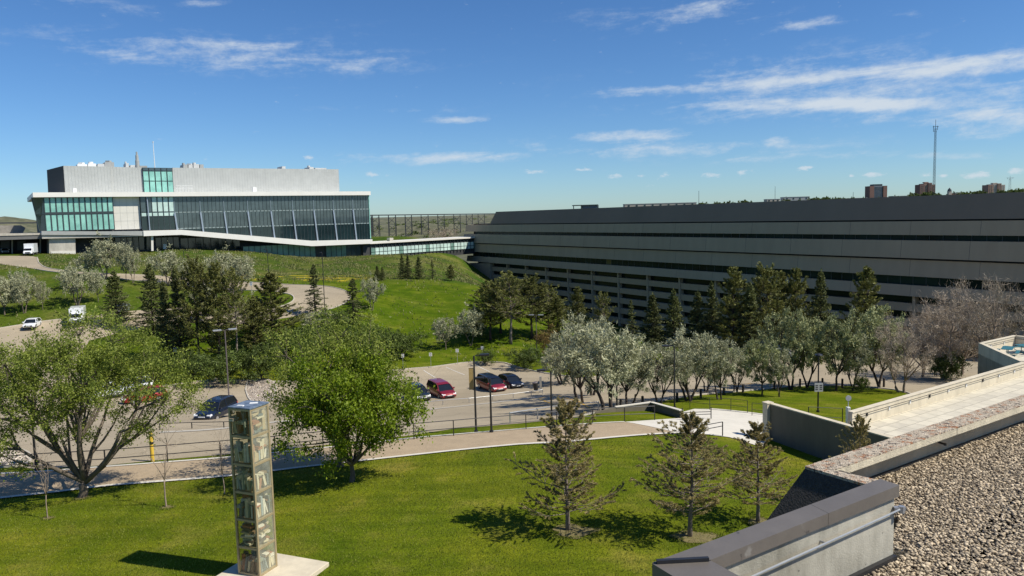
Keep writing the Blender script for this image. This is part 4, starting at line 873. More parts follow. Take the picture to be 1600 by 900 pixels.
# silver-leaved trees, right
OL = [(985, 634, 538, 96, 'olive3', 'silver-leaved tree filling the gap between the two lamps at the road bend'), (926, 618, 492, 104, 'olive0', 'silver-leaved tree behind the widest one, its top the highest'), (1150, 612, 540, 56, 'olive2', 'low silver-leaved tree behind the left tip of the oval lawn'), (1262, 606, 500, 70, 'sage1', 'sage green tree directly behind the notice lamp'), (1105, 612, 540, 60, 'olive1', 'silver-leaved tree filling the back of the lawn tip'), (948, 642, 508, 150, 'olive1', 'widest silver-leaved tree, its crooked stems at the road bend behind the path'), (905, 630, 500, 110, 'olive3', 'silver-leaved tree beside the parking lot exit and the litter bin'), (878, 600, 535, 80, 'olive2', 'low silver-leaved tree behind the black hatchback'),
      (1032, 632, 535, 84, 'olive0', 'silver-leaved tree with one dark forked stem left of the street lamp by the wedge wall'), (1077, 627, 515, 104, 'olive2', 'silver-leaved tree just right of the street lamp by the wedge wall'), (1123, 624, 525, 68, 'olive3', 'silver-leaved tree at the left tip of the oval lawn'),
      (1191, 618, 528, 64, 'sage0', 'small sage green tree leaning on the left of the oval lawn'), (1218, 620, 545, 46, 'olive0', 'smallest silver-leaved tree on the oval lawn'), (1236, 609, 488, 84, 'sage1', 'tall sage green tree left of the sign lamp on the oval lawn'),
      (1308, 611, 488, 92, 'sage0', 'tall sage green tree right of the sign lamp on the oval lawn'), (1333, 611, 520, 54, 'olive1', 'slender sage tree between two larger ones on the oval lawn'), (1372, 606, 484, 92, 'sage1', 'half leafy tree with two leaning stems at the right of the oval lawn')]
for px, pb, pt, wx, k, lab in OL: plant(k, 'silver_tree', lab, 'tree', px, pb, pt, wx, group='silver-leaved trees by the road')
for px, pb, pt, wx, k, yy, lab in [(1406, 613, 496, 98, 'bare0', None, 'bare pinkish tree at the right end of the oval lawn'), (1478, 592, 468, 122, 'bare1', None, 'wide bare tree with a dark green base beside the terrace parapet'), (1555, 590, 432, 128, 'bare2', 84, 'tallest bare tree rising behind the picnic corner'),
                                   (1500, 586, 440, 110, 'bare0', 92, 'grey bare tree behind the wide one near the terrace'), (1440, 590, 478, 84, 'bare2', 90, 'bare tree left of the wide one, over the road')]:
    plant(k, 'bare_tree', lab, 'tree', px, pb, pt, wx, y=yy, group='leafless trees at the right')
plant('shrub0', 'shrub', 'dark green bush at the foot of the wide bare tree', 'shrub', 1478, 594, 545, 66); plant('shrub0', 'shrub', 'small leafy shrub between stems on the oval lawn', 'shrub', 1347, 614, 585, 26)
plant('shrub0', 'shrub', 'green shrub growing at the parking lot corner under the pines', 'shrub', 822, 576, 540, 62); plant('rust0', 'shrub', 'rust coloured bush under the pines behind the twin lamp', 'shrub', 855, 560, 508, 42)
plant('rust0', 'shrub', 'brownish bush under the dark pines left of centre', 'shrub', 448, 560, 520, 50, y=115)
for px, pb, pt, wx, lab in [(350, 600, 545, 90, 'dark undergrowth bush below the conifer clump'), (300, 592, 545, 70, 'dark bush left under the conifer clump'), (410, 595, 530, 80, 'bush at the right foot of the conifer clump'), (240, 585, 545, 60, 'bush between the large tree and the conifer clump'),
                            (470, 560, 505, 95, 'wide green bush behind the duller green tree'), (570, 545, 505, 90, 'green bush on the mound edge behind the round tree'), (625, 560, 512, 80, 'green bush above the parking lot kerb'), (520, 520, 480, 60, 'dark green bush below the loop of the road'), (760, 570, 545, 34, 'low bush at the far corner of the parking lot')]:
    plant('shrub0', 'shrub', lab, 'shrub', px, pb, pt, wx, group='bushes below the conifers')
# silver trees, left and centre
FO = [(8, 492, 430, 52, 'silver blossoming tree at the left edge of the bank'), (38, 489, 428, 46, 'silver tree second from the left edge on the bank'), (67, 484, 437, 24, 'small round silver tree on the grass bank'), (121, 478, 410, 50, 'silver tree on the bank beside the tall lamp'),
      (153, 472, 418, 30, 'narrow silver tree left of the dark drooping spruce'), (166, 436, 368, 56, 'tall silver tree before the concrete pier'), (198, 440, 378, 26, 'slim silver tree at the ring road right of the pier'), (208, 442, 384, 26, 'slim silver tree touching its twin on the ring road'),
      (140, 432, 392, 40, 'silver tree low on the slope before the pier'), (262, 446, 388, 54, 'silver tree on the meadow edge behind the spruces'), (300, 446, 402, 36, 'short silver tree behind the conifer clump'), (350, 450, 390, 56, 'broad silver tree over the conifer clump'),
      (378, 456, 396, 50, 'silver tree at the right of the conifer clump'), (395, 530, 462, 50, 'pale silver bush tree left of the broad pine'), (323, 500, 440, 40, 'silver tree seen between the dark conifers'), (582, 485, 431, 36, 'lone silver tree with a pale stem on the bright mound'),
      (697, 546, 494, 46, 'silver tree on the mound over the parking signs'), (736, 540, 478, 50, 'silver tree at the left flank of the dark pines'), (500, 520, 486, 70, 'silvery bush behind the duller green tree'), (30, 470, 420, 40, 'silver tree behind the pair at the left edge'), (105, 452, 420, 30, 'small silver tree beyond the lamp on the bank')]
for i, (px, pb, pt, wx, lab) in enumerate(FO): plant('far_olive%d' % (i % 2), 'silver_tree', lab, 'tree', px, pb, pt, wx, group='silver-leaved trees on the bank')
# conifers
CF = [('spruceA', 184, 508, 425, 50, None, 'dark drooping spruce above the minibus'), ('spruceA', 240, 524, 415, 52, None, 'dark spruce second in the left row'), ('spruceB', 283, 565, 418, 44, None, 'narrow spruce at the left of the conifer clump'), ('pineA', 312, 572, 410, 62, None, 'tall pine in the conifer clump'),
      ('pineB', 345, 572, 414, 58, None, 'pine in the middle of the conifer clump'), ('pineC', 372, 570, 430, 56, None, 'bare-stemmed pine right in the conifer clump'), ('pineB', 428, 548, 430, 78, None, 'broad bushy pine standing alone right of the clump'), ('spruceC', 493, 497, 416, 36, None, 'thin ragged spruce beside the ring road lamp'),
      ('spruceC', 553, 506, 438, 42, None, 'ragged spruce at the tip of the road loop'), ('spruceB', 263, 560, 440, 40, None, 'spruce behind the left of the clump'), ('pineB', 400, 560, 470, 50, None, 'small pine between the clump and the broad pine'),
      ('spruceB', 590, 438, 417, 13, None, 'tiny spruce at the left on the mound crest'), ('spruceB', 598, 438, 419, 11, None, 'tiny spruce touching its neighbour on the mound crest'), ('spruceB', 629, 436, 398, 14, None, 'small spruce, first of the crest trio'), ('spruceB', 638, 436, 400, 13, None, 'small spruce, middle of the crest trio'), ('spruceB', 655, 436, 402, 18, None, 'small wide spruce on the mound crest'),
      ('spruceC', 676, 436, 408, 12, None, 'thin small spruce alone on the mound crest'), ('pineB', 705, 439, 416, 17, None, 'small pale pine by the building shadow'),
      ('pineA', 768, 568, 440, 62, 122, 'leftmost dark pine behind the parking lot'), ('pineC', 800, 572, 428, 70, 120, 'tall dark pine behind the black hatchback'), ('pineA', 832, 565, 430, 66, 124, 'dark pine behind the twin-headed lamp'), ('pineC', 858, 560, 446, 50, 126, 'thin topped pine over the rusty bush'), ('pineB', 745, 560, 478, 36, 124, 'low pine at the left skirt of the centre pines'),
      ('pineA', 784, 568, 436, 56, 126, 'dark pine behind the leftmost centre pine'), ('pineB', 872, 560, 462, 44, 124, 'low pine at the right skirt of the centre pines'), ('pineB', 904, 535, 446, 36, 128, 'slender pine against the dark terraces'), ('pineC', 943, 540, 458, 34, 126, 'open crowned pine against the dark terraces'), ('spruceC', 987, 540, 466, 24, 124, 'thin yellowish spruce before the dark terraces'),
      ('spruceB', 1020, 545, 456, 46, 120, 'spruce with light tips, left end of the right row'), ('spruceA', 1053, 545, 450, 44, 121, 'spruce second in the right row'), ('spruceB', 1090, 550, 452, 44, 118, 'spruce third in the right row'), ('spruceA', 1112, 548, 438, 42, 120, 'dark narrow spruce in the right row'),
      ('pineB', 1146, 555, 416, 60, 116, 'tall pine in the middle of the right row'), ('spruceB', 1172, 560, 440, 50, 114, 'spruce hugging the tall pines of the right row'), ('pineA', 1198, 555, 416, 66, 116, 'tall broad pine of the right row'), ('pineB', 1220, 555, 424, 50, 119, 'pine with a yellowish top in the right row'),
      ('pineB', 1243, 550, 418, 50, 117, 'pine fourth from the end of the right row'), ('spruceB', 1281, 548, 420, 48, 114, 'dark tapering spruce near the right end of the row'), ('pineB', 1352, 540, 416, 62, 118, 'isolated pine before the window bands')]
for i, (k, px, pb, pt, wx, yy, lab) in enumerate(CF): plant(k, 'conifer', lab, 'conifer', px, pb, pt+(3 if px > 740 else -2), wx*1.14, y=yy, group='dark conifers')
# ------------------------------------------------------------------ near roof, parapets, terrace
M_cap = mat('dark_metal_cap', (.135, .120, .105), .5, .14, 2.2, .05, 40, metal=.1, spec=.5)
def specks(m, col, sc, lo, hi):
    t = m.node_tree; b = t.nodes['Principled BSDF']; src = b.inputs['Base Color'].links[0].from_socket; g = t.nodes.new('ShaderNodeNewGeometry')
    n = t.nodes.new('ShaderNodeTexNoise'); n.inputs['Scale'].default_value = sc; n.inputs['Detail'].default_value = 6; t.links.new(g.outputs['Position'], n.inputs['Vector'])
    r = t.nodes.new('ShaderNodeMapRange'); r.inputs[1].default_value = lo; r.inputs[2].default_value = hi; r.inputs[4].default_value = .8; t.links.new(n.outputs[0], r.inputs[0])
    q = t.nodes.new('ShaderNodeMix'); q.data_type = 'RGBA'; t.links.new(r.outputs[0], q.inputs[0]); t.links.new(src, q.inputs[6]); q.inputs[7].default_value = (*col, 1); t.links.new(q.outputs[2], b.inputs['Base Color'])
specks(M_cap, (.30, .29, .27), 3.1, .66, .72); specks(M_cap, (.03, .028, .026), 7.3, .70, .74)
M_grayc = mat('weathered_concrete', (.19, .18, .14), .85, .15, 1.6, .15, 60, stretch=(1, 1, .5), col2=(.50, .475, .40), detail=12)
specks(M_grayc, (.27, .18, .11), 1.15, .60, .72); specks(M_grayc, (.05, .05, .045), 24, .70, .73)
M_lich = mat('lichen_stone', (.50, .42, .31), .95, .35, 14, .8, 60, col2=(.66, .56, .43)); M_fas = mat('streaked_fascia', (.52, .46, .34), .9, .25, 6, .3, 50, stretch=(1, 1, .12))
def add_lichen(m):
    t = m.node_tree; b = t.nodes['Principled BSDF']; src = b.inputs['Base Color'].links[0].from_socket; g = t.nodes.new('ShaderNodeNewGeometry')
    n = t.nodes.new('ShaderNodeTexNoise'); n.inputs['Scale'].default_value = 9; n.inputs['Detail'].default_value = 10; n.inputs['Roughness'].default_value = .75; t.links.new(g.outputs['Position'], n.inputs['Vector'])
    r = t.nodes.new('ShaderNodeMapRange'); r.inputs[1].default_value = .53; r.inputs[2].default_value = .60; t.links.new(n.outputs[0], r.inputs[0])
    n2 = t.nodes.new('ShaderNodeTexNoise'); n2.inputs['Scale'].default_value = 26; n2.inputs['Detail'].default_value = 4; t.links.new(g.outputs['Position'], n2.inputs['Vector'])
    r2 = t.nodes.new('ShaderNodeMapRange'); r2.inputs[1].default_value = .57; r2.inputs[2].default_value = .62; t.links.new(n2.outputs[0], r2.inputs[0])
    def mx(f, a, col):
        q = t.nodes.new('ShaderNodeMix'); q.data_type = 'RGBA'; t.links.new(f, q.inputs[0]); t.links.new(a, q.inputs[6]); q.inputs[7].default_value = (*col, 1); return q.outputs[2]
    c = mx(r.outputs[0], src, (.36, .15, .06)); c = mx(r2.outputs[0], c, (.09, .075, .06)); t.links.new(c, b.inputs['Base Color'])
add_lichen(M_lich)
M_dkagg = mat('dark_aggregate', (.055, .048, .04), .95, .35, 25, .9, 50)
ZC = 14.55; ZG = 13.85; ZL = 14.25
O1 = WZ(1375, 748, ZC); I1 = WZ(1405.5, 758, ZC); O2 = WZ(1019, 879, ZC); I2 = WZ(1111, 874.5, ZC)
dirL = (I2-I1).normalized(); dn = Vector((dirL.y, -dirL.x, 0))
I3 = WZ(1190, 918, ZC); O3 = WZ(1080, 960, ZC); I3 = I2+(I3-I2)*1.6; O3 = O2+(I3-I2)
near = thing('roof_parapet', 'concrete parapet with dark metal cap beside the gravel roof, nearest the viewer', 'parapet', (I1.x, I1.y, ZG))
def cap(pts, zt, th, name='cap', m=None):
    mb = MB(); mb.prism([(p.x, p.y, zt) for p in pts], [(p.x, p.y, zt-th) for p in pts]); return child(mb, name, m or M_cap, near)
md1 = O1.lerp(O2, .36); md2 = I1.lerp(I2, .43)
o = cap([O1, md1, md2, I1], ZC, .105); o = cap([md1-(md1-O1).normalized()*-.004, O2, I2, md2+(I2-md2).normalized()*.004], ZC, .1); cap([O2-Vector((0, .01, 0)), O3, I3, I2-Vector((0, .012, 0))], ZC-.003, .1)
mb = MB(); mb.bar(O2+Vector((.03, -.01, .012)), I2+Vector((-.02, -.01, .012)), .03, .024); child(mb, 'flashing', M_blk, near)
def inset(p, d): return p+d
ins = (O1-I1).normalized()*.035; outs = -ins*.6
A1 = I1+ins+dirL*.02; A2 = I2+ins*1.0; B1 = O1-ins+dirL*.02; B2 = O2-ins*1.3
mb = MB(); mb.prism([(p.x, p.y, ZC-.1) for p in (A1, B1, B2, A2)], [(p.x, p.y, ZG-.25) for p in (A1, B1, B2, A2)]); child(mb, 'wall', M_grayc, near)
A3 = I3; mb = MB(); q = [A2, B2, O3+Vector((.04, 0, 0)), I3+Vector((-.06, 0, 0))]
mb.prism([(p.x, p.y, ZC-.104) for p in q], [(p.x, p.y, ZG-.25) for p in q]); child(mb, 'wall', M_grayc, near)
nrm = -(O1-I1); nrm = (nrm - dirL*nrm.dot(dirL)).normalized()
r0 = A1+nrm*.05; r1 = A2+nrm*.05
mb = MB(); mb.tube([Vector((r0.x, r0.y, ZC-.215))-dirL*.03, Vector((r1.x, r1.y, ZC-.25))], .009, 8); child(mb, 'cable_rail', M_gal, near)
for f in (0.0, .45, .9):
    mb = MB(); p = r0.lerp(r1, f); mb.tube([(p.x, p.y, ZC-.215-.035*f), (p.x-nrm.x*.06, p.y-nrm.y*.06, ZC-.215-.035*f)], .01, 6); child(mb, 'bracket', M_gal, near)
mb = MB(); p = r0-dirL*.03; mb.cyl((p.x, p.y, ZC-.25), .028, .06, 8); mb.box((p.x-.02, p.y, ZC-.21), (.1, .04, .03)); child(mb, 'cable_end', M_gal, near)
mb = MB(); mb.bar(Vector((A1.x, A1.y, ZG+.03))+nrm*.02, Vector((A2.x, A2.y, ZG+.03))+nrm*.02, .04, .06); child(mb, 'base_flashing', M_blk, near)
# long lichen-covered parapet
lo_c = WZ(1257.5, 728.3, ZL); lo_e = WZ(1600, 616.5, ZL); li_c = WZ(1302, 734, ZL); li_e = WZ(1600, 632, ZL)
dO = (lo_e-lo_c).normalized(); Ld = 16.0; lo_f = lo_c+dO*Ld; dI = (li_e-li_c).normalized(); li_f = li_c+dI*Ld
ro = WZ(1352, 756, ZL); ri = WZ(1375, 750, ZL); ri = li_c+(ri-li_c)
far = thing('roof_parapet', 'long exposed-aggregate parapet with orange lichen on top, along the gravel roof', 'parapet', (lo_c.x, lo_c.y, ZG))
def pr(pts, z1, z0, name, m):
    mb = MB(); mb.prism([(p.x, p.y, z1) for p in pts], [(p.x, p.y, z0) for p in pts]); return child(mb, name, m, far)
n_ = 5; cuts = [0, .16, .36, .6, .8, 1]
for i in range(5):
    a0 = lo_c.lerp(lo_f, cuts[i]) if i else lo_c; a1 = lo_c.lerp(lo_f, cuts[i+1]); b0 = li_c.lerp(li_f, cuts[i]); b1 = li_c.lerp(li_f, cuts[i+1]); e = dO*.006
    pr([a0+e, a1-e, b1-e, b0+e], ZL, ZL-.015, 'coping', M_lich)
    pr([a0+e-Vector((0, 0, 0)), a1-e, b1-e, b0+e], ZL-.0151, ZL-.095, 'fascia', M_fas)
rO = lo_c+(ro-lo_c)*1.25; rI = li_c+(ri-li_c)*1.3
pr([lo_c, li_c-dO*.004, rI, rO], ZL-.001, ZL-.115, 'return_coping', M_lich)
up_ = dO.cross(Vector((0, 0, 1))).normalized()   # toward roof side
if up_.y > 0: up_ = -up_
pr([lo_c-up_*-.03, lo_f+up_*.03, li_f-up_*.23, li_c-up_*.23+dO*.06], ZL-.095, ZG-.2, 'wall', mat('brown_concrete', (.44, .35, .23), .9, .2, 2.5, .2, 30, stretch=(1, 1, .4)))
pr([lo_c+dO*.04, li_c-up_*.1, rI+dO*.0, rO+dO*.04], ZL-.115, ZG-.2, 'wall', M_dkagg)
# battered end panel
mb = MB(); bd = Vector((-.42, .0, -.58))*4.6
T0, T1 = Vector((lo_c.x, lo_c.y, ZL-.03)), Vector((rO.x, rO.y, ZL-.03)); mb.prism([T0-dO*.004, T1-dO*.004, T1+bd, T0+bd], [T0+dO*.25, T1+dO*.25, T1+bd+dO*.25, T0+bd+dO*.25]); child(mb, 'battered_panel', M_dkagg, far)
for f in (.16, .33, .47, .62):
    p = li_c.lerp(li_f, f)-up_*.23; mb = MB(); mb.tube([(p.x, p.y, ZL-.24), (p.x+up_.x*.09, p.y+up_.y*.09, ZL-.25)], .012, 6); mb.cyl((p.x+up_.x*.09, p.y+up_.y*.09, ZL-.265), .016, .03, 6); child(mb, 'anchor_bolt', M_blk, far)
mb = MB(); p0 = li_c-up_*.2+dO*.1; p1 = li_f-up_*.2; mb.bar(Vector((p0.x, p0.y, ZG+.01)), Vector((p1.x, p1.y, ZG+.01)), .05, .05); child(mb, 'base_flashing', M_blk, far)
# gravel roof
gp = [A1+nrm*.02-dirL*.3, A2+nrm*.02, I3, Vector((I3.x+1, 1.2, 0)), Vector((9, 1.2, 0)), Vector((14, li_f.y-.5, 0)), Vector((li_f.x, li_f.y, 0))-up_*.2, li_c-up_*.23+dO*.1, rI+dO*.1, O1+(O1-I1)*.0-dirL*.1]
gp = [(p.x, p.y) for p in gp]
mb = MB(); mb.prism([(x, y, ZG) for x, y in gp], [(x, y, ZG-.35) for x, y in gp]); o = mb.obj('gravel_roof', mat('gravel_bed_fine', (.34, .28, .20), .95, .3, 20, .8, 50)); o['kind'] = 'structure'
pts_ = []
while len(pts_) < 165000:
    x = random.uniform(.8, 12.0); y = random.uniform(3.4, 15.5)
    if x < .86*y+1.2 and inpoly(x, y, gp): pts_.append((x, y))
# even density: thin by cell
cell = {}; keep = []
for x, y in pts_:
    k = (int(x/.085), int(y/.085)); c_ = cell.get(k, 0)
    if c_ < 14: cell[k] = c_+1; keep.append((x, y))
P = np.array([(x, y, ZG+.004+random.random()*.022) for x, y in keep]); V, Fq = pebbles(P, .0170, .42, .34)
M_peb = mat('roof_pebbles', (.34, .265, .175), .85, .25, 9, 0, col2=(.50, .415, .29), island=.62)
o = bpy.data.objects.new('gravel', npmesh('gravel', V, Fq, M_peb)); C.objects.link(o); tag(o, 'brown and grey roof gravel covering the flat roof at lower right', 'gravel', kind='stuff')
# building below the roof
mb = MB(); q = [(lo_c.x+.3, lo_c.y-.1), (lo_f.x, lo_f.y), (30, 12), (30, -6), (I3.x-.1, -6), (I3.x-.1, I3.y-.2), (O2.x+.35, O2.y-.35), (O1.x+.1, O1.y-.15)]
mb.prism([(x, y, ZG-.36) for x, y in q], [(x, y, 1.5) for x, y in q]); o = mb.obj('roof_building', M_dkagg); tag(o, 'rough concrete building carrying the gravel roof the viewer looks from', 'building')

# terrace
ZT = 3.0
P0 = WZ(1325, 643, ZT+1); P1 = WZ(1596, 566, ZT+1); P2 = WZ(1529, 536, ZT+1); P3 = WZ(1583, 524, ZT+1); P4 = WZ(1660, 531, ZT+1)
q0, q1, q2, q3, q4 = [Vector((p.x, p.y, 0)) for p in (P0, P1, P2, P3, P4)]
Wp = WZ(1197, 629, ZT+1); We = WZ(1402, 687, ZT+1); wp, we = Vector((Wp.x, Wp.y, 0)), Vector((We.x, We.y, 0)); wf = wp+(we-wp)*2.2
M_pave = mat('terrace_paving', (.54, .50, .405), .85, .10, 1.5, .1, 30)
def brickj(m, ang, sx_, sy_):
    t = m.node_tree; b = t.nodes['Principled BSDF']; src = b.inputs['Base Color'].links[0].from_socket; g = t.nodes.new('ShaderNodeNewGeometry'); mp = t.nodes.new('ShaderNodeMapping'); mp.inputs['Rotation'].default_value = (0, 0, ang)
    t.links.new(g.outputs['Position'], mp.inputs[0]); br_ = t.nodes.new('ShaderNodeTexBrick'); br_.inputs['Scale'].default_value = 1; br_.inputs['Brick Width'].default_value = sx_; br_.inputs['Row Height'].default_value = sy_
    br_.inputs['Mortar Size'].default_value = .022; br_.inputs['Color1'].default_value = (.9, .9, .9, 1); br_.inputs['Color2'].default_value = (1.08, 1.08, 1.06, 1); br_.inputs['Mortar'].default_value = (.5, .49, .47, 1)
    t.links.new(mp.outputs[0], br_.inputs['Vector']); mx = t.nodes.new('ShaderNodeMix'); mx.data_type = 'RGBA'; mx.blend_type = 'MULTIPLY'; mx.inputs[0].default_value = 1
    t.links.new(src, mx.inputs[6]); t.links.new(br_.outputs[0], mx.inputs[7]); t.links.new(mx.outputs[2], b.inputs['Base Color'])
dT = (q1-q0).normalized(); brickj(M_pave, -math.atan2(dT.y, dT.x), 1.2, .9)
NW = Vector((-(we-wp).normalized().y, (we-wp).normalized().x, 0))*.15
fl = [q0, q1, q2, q3, q4, Vector((70, 70, 0)), Vector((60, 20, 0)), wf+NW, we+NW, wp+(we-wp)*.55+NW]
mb = MB(); mb.prism([(p.x, p.y, ZT) for p in fl], [(p.x, p.y, ZT-5.5) for p in fl]); o = mb.obj('terrace', M_pave); o['kind'] = 'structure'
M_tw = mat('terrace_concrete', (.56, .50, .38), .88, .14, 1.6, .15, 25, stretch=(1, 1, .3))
tpar = thing('terrace_parapet', 'pale concrete parapet with handrail and small lights around the paved terrace', 'parapet', (q0.x, q0.y, ZT))
def wallseg(a, b, th, z0, z1, name='wall', m=M_tw, par=tpar, side=1):
    d = (b-a).normalized(); n__ = Vector((-d.y, d.x, 0))*side*th; mb = MB(); mb.prism([(p.x, p.y, z1) for p in (a, b, b-n__, a-n__)], [(p.x, p.y, z0) for p in (a, b, b-n__, a-n__)]); return child(mb, name, m, par)
pp = [q0, q1, q2, q3, q4]
sgn = 1
for i in range(4):
    a, b = pp[i], pp[i+1]; d = (b-a).normalized(); n__ = Vector((-d.y, d.x, 0))
    a2 = a+d*(.0 if i == 0 else .31); 
    wallseg(a2, b+d*.0, .3, ZT-4.5, ZT+.98, side=1)
    wallseg(a2-d*.02, b+d*.02, .36, ZT+.981, ZT+1.03, 'coping', M_tw, side=1)
    inn = -n__*.42
    mb = MB(); mb.tube([Vector((a2.x, a2.y, ZT+.76))+inn*1.05, Vector((b.x, b.y, ZT+.76))+inn*1.05-d*(.5 if i in (0, 2) else -.1)], .022, 6); child(mb, 'handrail', M_blk, tpar)
    L_ = (b-a).length; k = 1.6
    while k < L_ and i in (0, 2):
        p = a+d*k+inn*.78; mb = MB(); mb.box((p.x, p.y, ZT+.60), (.12, .10, .22), math.atan2(d.y, d.x)); child(mb, 'wall_light', M_wh if int(k) % 4 != 1 or i else M_blk, tpar); k += 2.6
dJ = (q1-q0).normalized()
rw = thing('retaining_wall', 'shaded concrete retaining wall sloping toward the viewer from a square pillar', 'wall', (wp.x, wp.y, 0))
def wseg(a, b, th, z0, z1, name, m): return wallseg(a, b, th, z0, z1, name, m, rw, -1)
M_shw = mat('shade_darkened_concrete', (.15, .13, .095), .9, .14, 1.2, .1, 25, stretch=(1, 1, .25))  # same concrete as the terrace; shade on the wall face put into the colour
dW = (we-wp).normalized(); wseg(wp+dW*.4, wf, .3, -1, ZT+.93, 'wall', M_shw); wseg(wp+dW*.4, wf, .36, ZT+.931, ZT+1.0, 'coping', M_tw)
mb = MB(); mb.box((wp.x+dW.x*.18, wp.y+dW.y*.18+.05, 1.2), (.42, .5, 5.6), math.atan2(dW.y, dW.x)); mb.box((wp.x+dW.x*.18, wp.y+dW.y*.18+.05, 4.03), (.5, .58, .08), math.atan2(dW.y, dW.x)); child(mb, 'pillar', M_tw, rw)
# wedge wall by the walk
wl = [G(912, 651), G(945, 646), G(1018, 641), G(1063, 654)]
ww_ = thing('wedge_wall', 'low wedge shaped concrete wall rising beside the walk', 'wall', wl[2])
top = [WY(930, 644, wl[1].y), WY(962, 637, wl[1].y+1.0), WY(1018, 629.5, wl[1].y+2.0), WY(1065, 642.5, wl[3].y)]
mb = MB(); ba = [Vector((p.x, p.y, H(p.x, p.y)-.4)) for p in top]
for i in range(3):
    a, b = top[i], top[i+1]; c_, d_ = ba[i], ba[i+1]; th = Vector((.05, .28, 0)); mb.add([a, b, d_, c_, a+th, b+th, d_+th, c_+th], [(0, 1, 2, 3), (7, 6, 5, 4), (0, 4, 5, 1), (3, 2, 6, 7)]+([(0, 3, 7, 4)] if i == 0 else [])+([(1, 5, 6, 2)] if i == 2 else []))
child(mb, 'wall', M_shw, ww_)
mb = MB()
for i in range(1, 3): a, b = top[i], top[i+1]; mb.bar(a+Vector((0, .14, .03)), b+Vector((0, .14, .03)), .34, .06)
child(mb, 'coping', M_white, ww_)
# picnic tables
M_tq = mat('turquoise_coating', (.035, .15, .17), .35, .1, 3)
def picnic(px, py, rz, label):
    P = WZ(px, py, ZT); t = thing('picnic_table', label, 'picnic table', P, rz, 'turquoise picnic tables on the terrace')
    mb = MB(); mb.ext([(x*1.05, y*.45) for x, y in ((-.85, -1), (.85, -1), (1, -.6), (1, .6), (.85, 1), (-.85, 1), (-1, .6), (-1, -.6))], .72, .76); mb.obj('table_top', M_tq, t)
    for s_ in (-1, 1):
        mb = MB(); mb.box((0, s_*.78, .44), (1.9, .3, .04)); mb.obj('seat', M_tq, t)
        mb = MB(); mb.tube([(s_*.6, 0, .72), (s_*.6, 0, .08)], .035, 6); mb.tube([(s_*.6, -.78, .42), (s_*.6, -.78, .25), (s_*.6, -.3, .12), (s_*.6, .3, .12), (s_*.6, .78, .25), (s_*.6, .78, .42)], .025, 6); mb.bar((s_*.6, -.6, .03), (s_*.6, .6, .03), .06); mb.obj('leg', M_tq, t)
picnic(1574, 556, .9, 'turquoise picnic table nearer the terrace corner'); picnic(1604, 551, .2, 'turquoise picnic table farther right, by the shaded parapet')

# ------------------------------------------------------------------ book tower
ZS = 3.28
CB = WZ(406, 903, ZS); th = R(22); s_w = 1.06
ct = thing('book_tower', 'tall square glass tower packed with books, bronze frame and blue metal top', 'sculpture', (0, 0, 0))
u1 = Vector((-math.cos(th), math.sin(th), 0)); u2 = Vector((math.sin(th), math.cos(th), 0))
# nearest corner CB, left face along u1, right face along u2 (depth)
topz = WY(402, 640, CB.y).z; Ht = topz-ZS
ctr = CB+(u1+u2)*s_w/2; ct.location = (ctr.x, ctr.y, ZS); ct.rotation_euler = (0, 0, -th)
M_brz = mat('bronze_frame', (.36, .29, .17), .5, .15, 5, metal=.2); M_btop = mat('blue_metal_top', (.07, .11, .17), .45, .3, 3.5, .3, 8, metal=.3, col2=(.26, .32, .40))
hw = s_w/2; pw = .085
for a in (-1, 1):
    for b_ in (-1, 1):
        mb = MB(); mb.box((a*(hw-pw/2), b_*(hw-pw/2), Ht/2), (pw, pw, Ht)); mb.obj('frame_post', M_brz, ct, bevel=.006)
nlev = 6; lv = Ht/nlev
for k in range(nlev+1):
    mb = MB(); z = min(max(k*lv, .045), Ht-.045)
    for s_ in (-1, 1):
        mb.box((0, s_*(hw-.04), z), (s_w-2*pw-.002, .06, .085)); mb.box((s_*(hw-.04), 0, z), (.06, s_w-2*pw-.002, .085))
    mb.box((0, 0, z), (s_w-.2, s_w-.2, .03)); mb.obj('shelf', M_brz, ct)
def gl(name, tint, gloss, tr):
    m = bpy.data.materials.new(name); m.use_nodes = True; t = m.node_tree; t.nodes.clear(); o_ = t.nodes.new('ShaderNodeOutputMaterial'); a = t.nodes.new('ShaderNodeBsdfTransparent'); a.inputs[0].default_value = (*tint, 1)
    g = t.nodes.new('ShaderNodeBsdfGlossy'); g.inputs['Roughness'].default_value = .06; f = t.nodes.new('ShaderNodeValue'); f.outputs[0].default_value = .05; m_ = t.nodes.new('ShaderNodeMixShader')
    t.links.new(f.outputs[0], m_.inputs[0]); t.links.new(a.outputs[0], m_.inputs[1]); t.links.new(g.outputs[0], m_.inputs[2])
    d = t.nodes.new('ShaderNodeBsdfDiffuse'); d.inputs[0].default_value = (.78, .78, .62, 1); m2 = t.nodes.new('ShaderNodeMixShader'); nz = t.nodes.new('ShaderNodeTexNoise'); nz.inputs['Scale'].default_value = 3; mr = t.nodes.new('ShaderNodeMapRange'); mr.inputs[3].default_value = tr*.4; mr.inputs[4].default_value = tr*1.6
    t.links.new(nz.outputs[0], mr.inputs[0]); t.links.new(mr.outputs[0], m2.inputs[0]); t.links.new(m_.outputs[0], m2.inputs[1]); t.links.new(d.outputs[0], m2.inputs[2]); t.links.new(m2.outputs[0], o_.inputs[0]); return m
M_gclear = gl('tower_glass', (.80, .80, .70), 0, .02)
M_gfrost = gl('hazy_tower_glass', (.96, .97, .9), 0, .20)
BC = [(.62, .56, .42), (.50, .44, .30), (.30, .12, .06), (.12, .16, .17), (.22, .15, .09), (.66, .63, .55), (.20, .24, .20), (.45, .36, .22), (.10, .08, .07), (.38, .20, .12), (.30, .36, .38), (.55, .50, .36)]
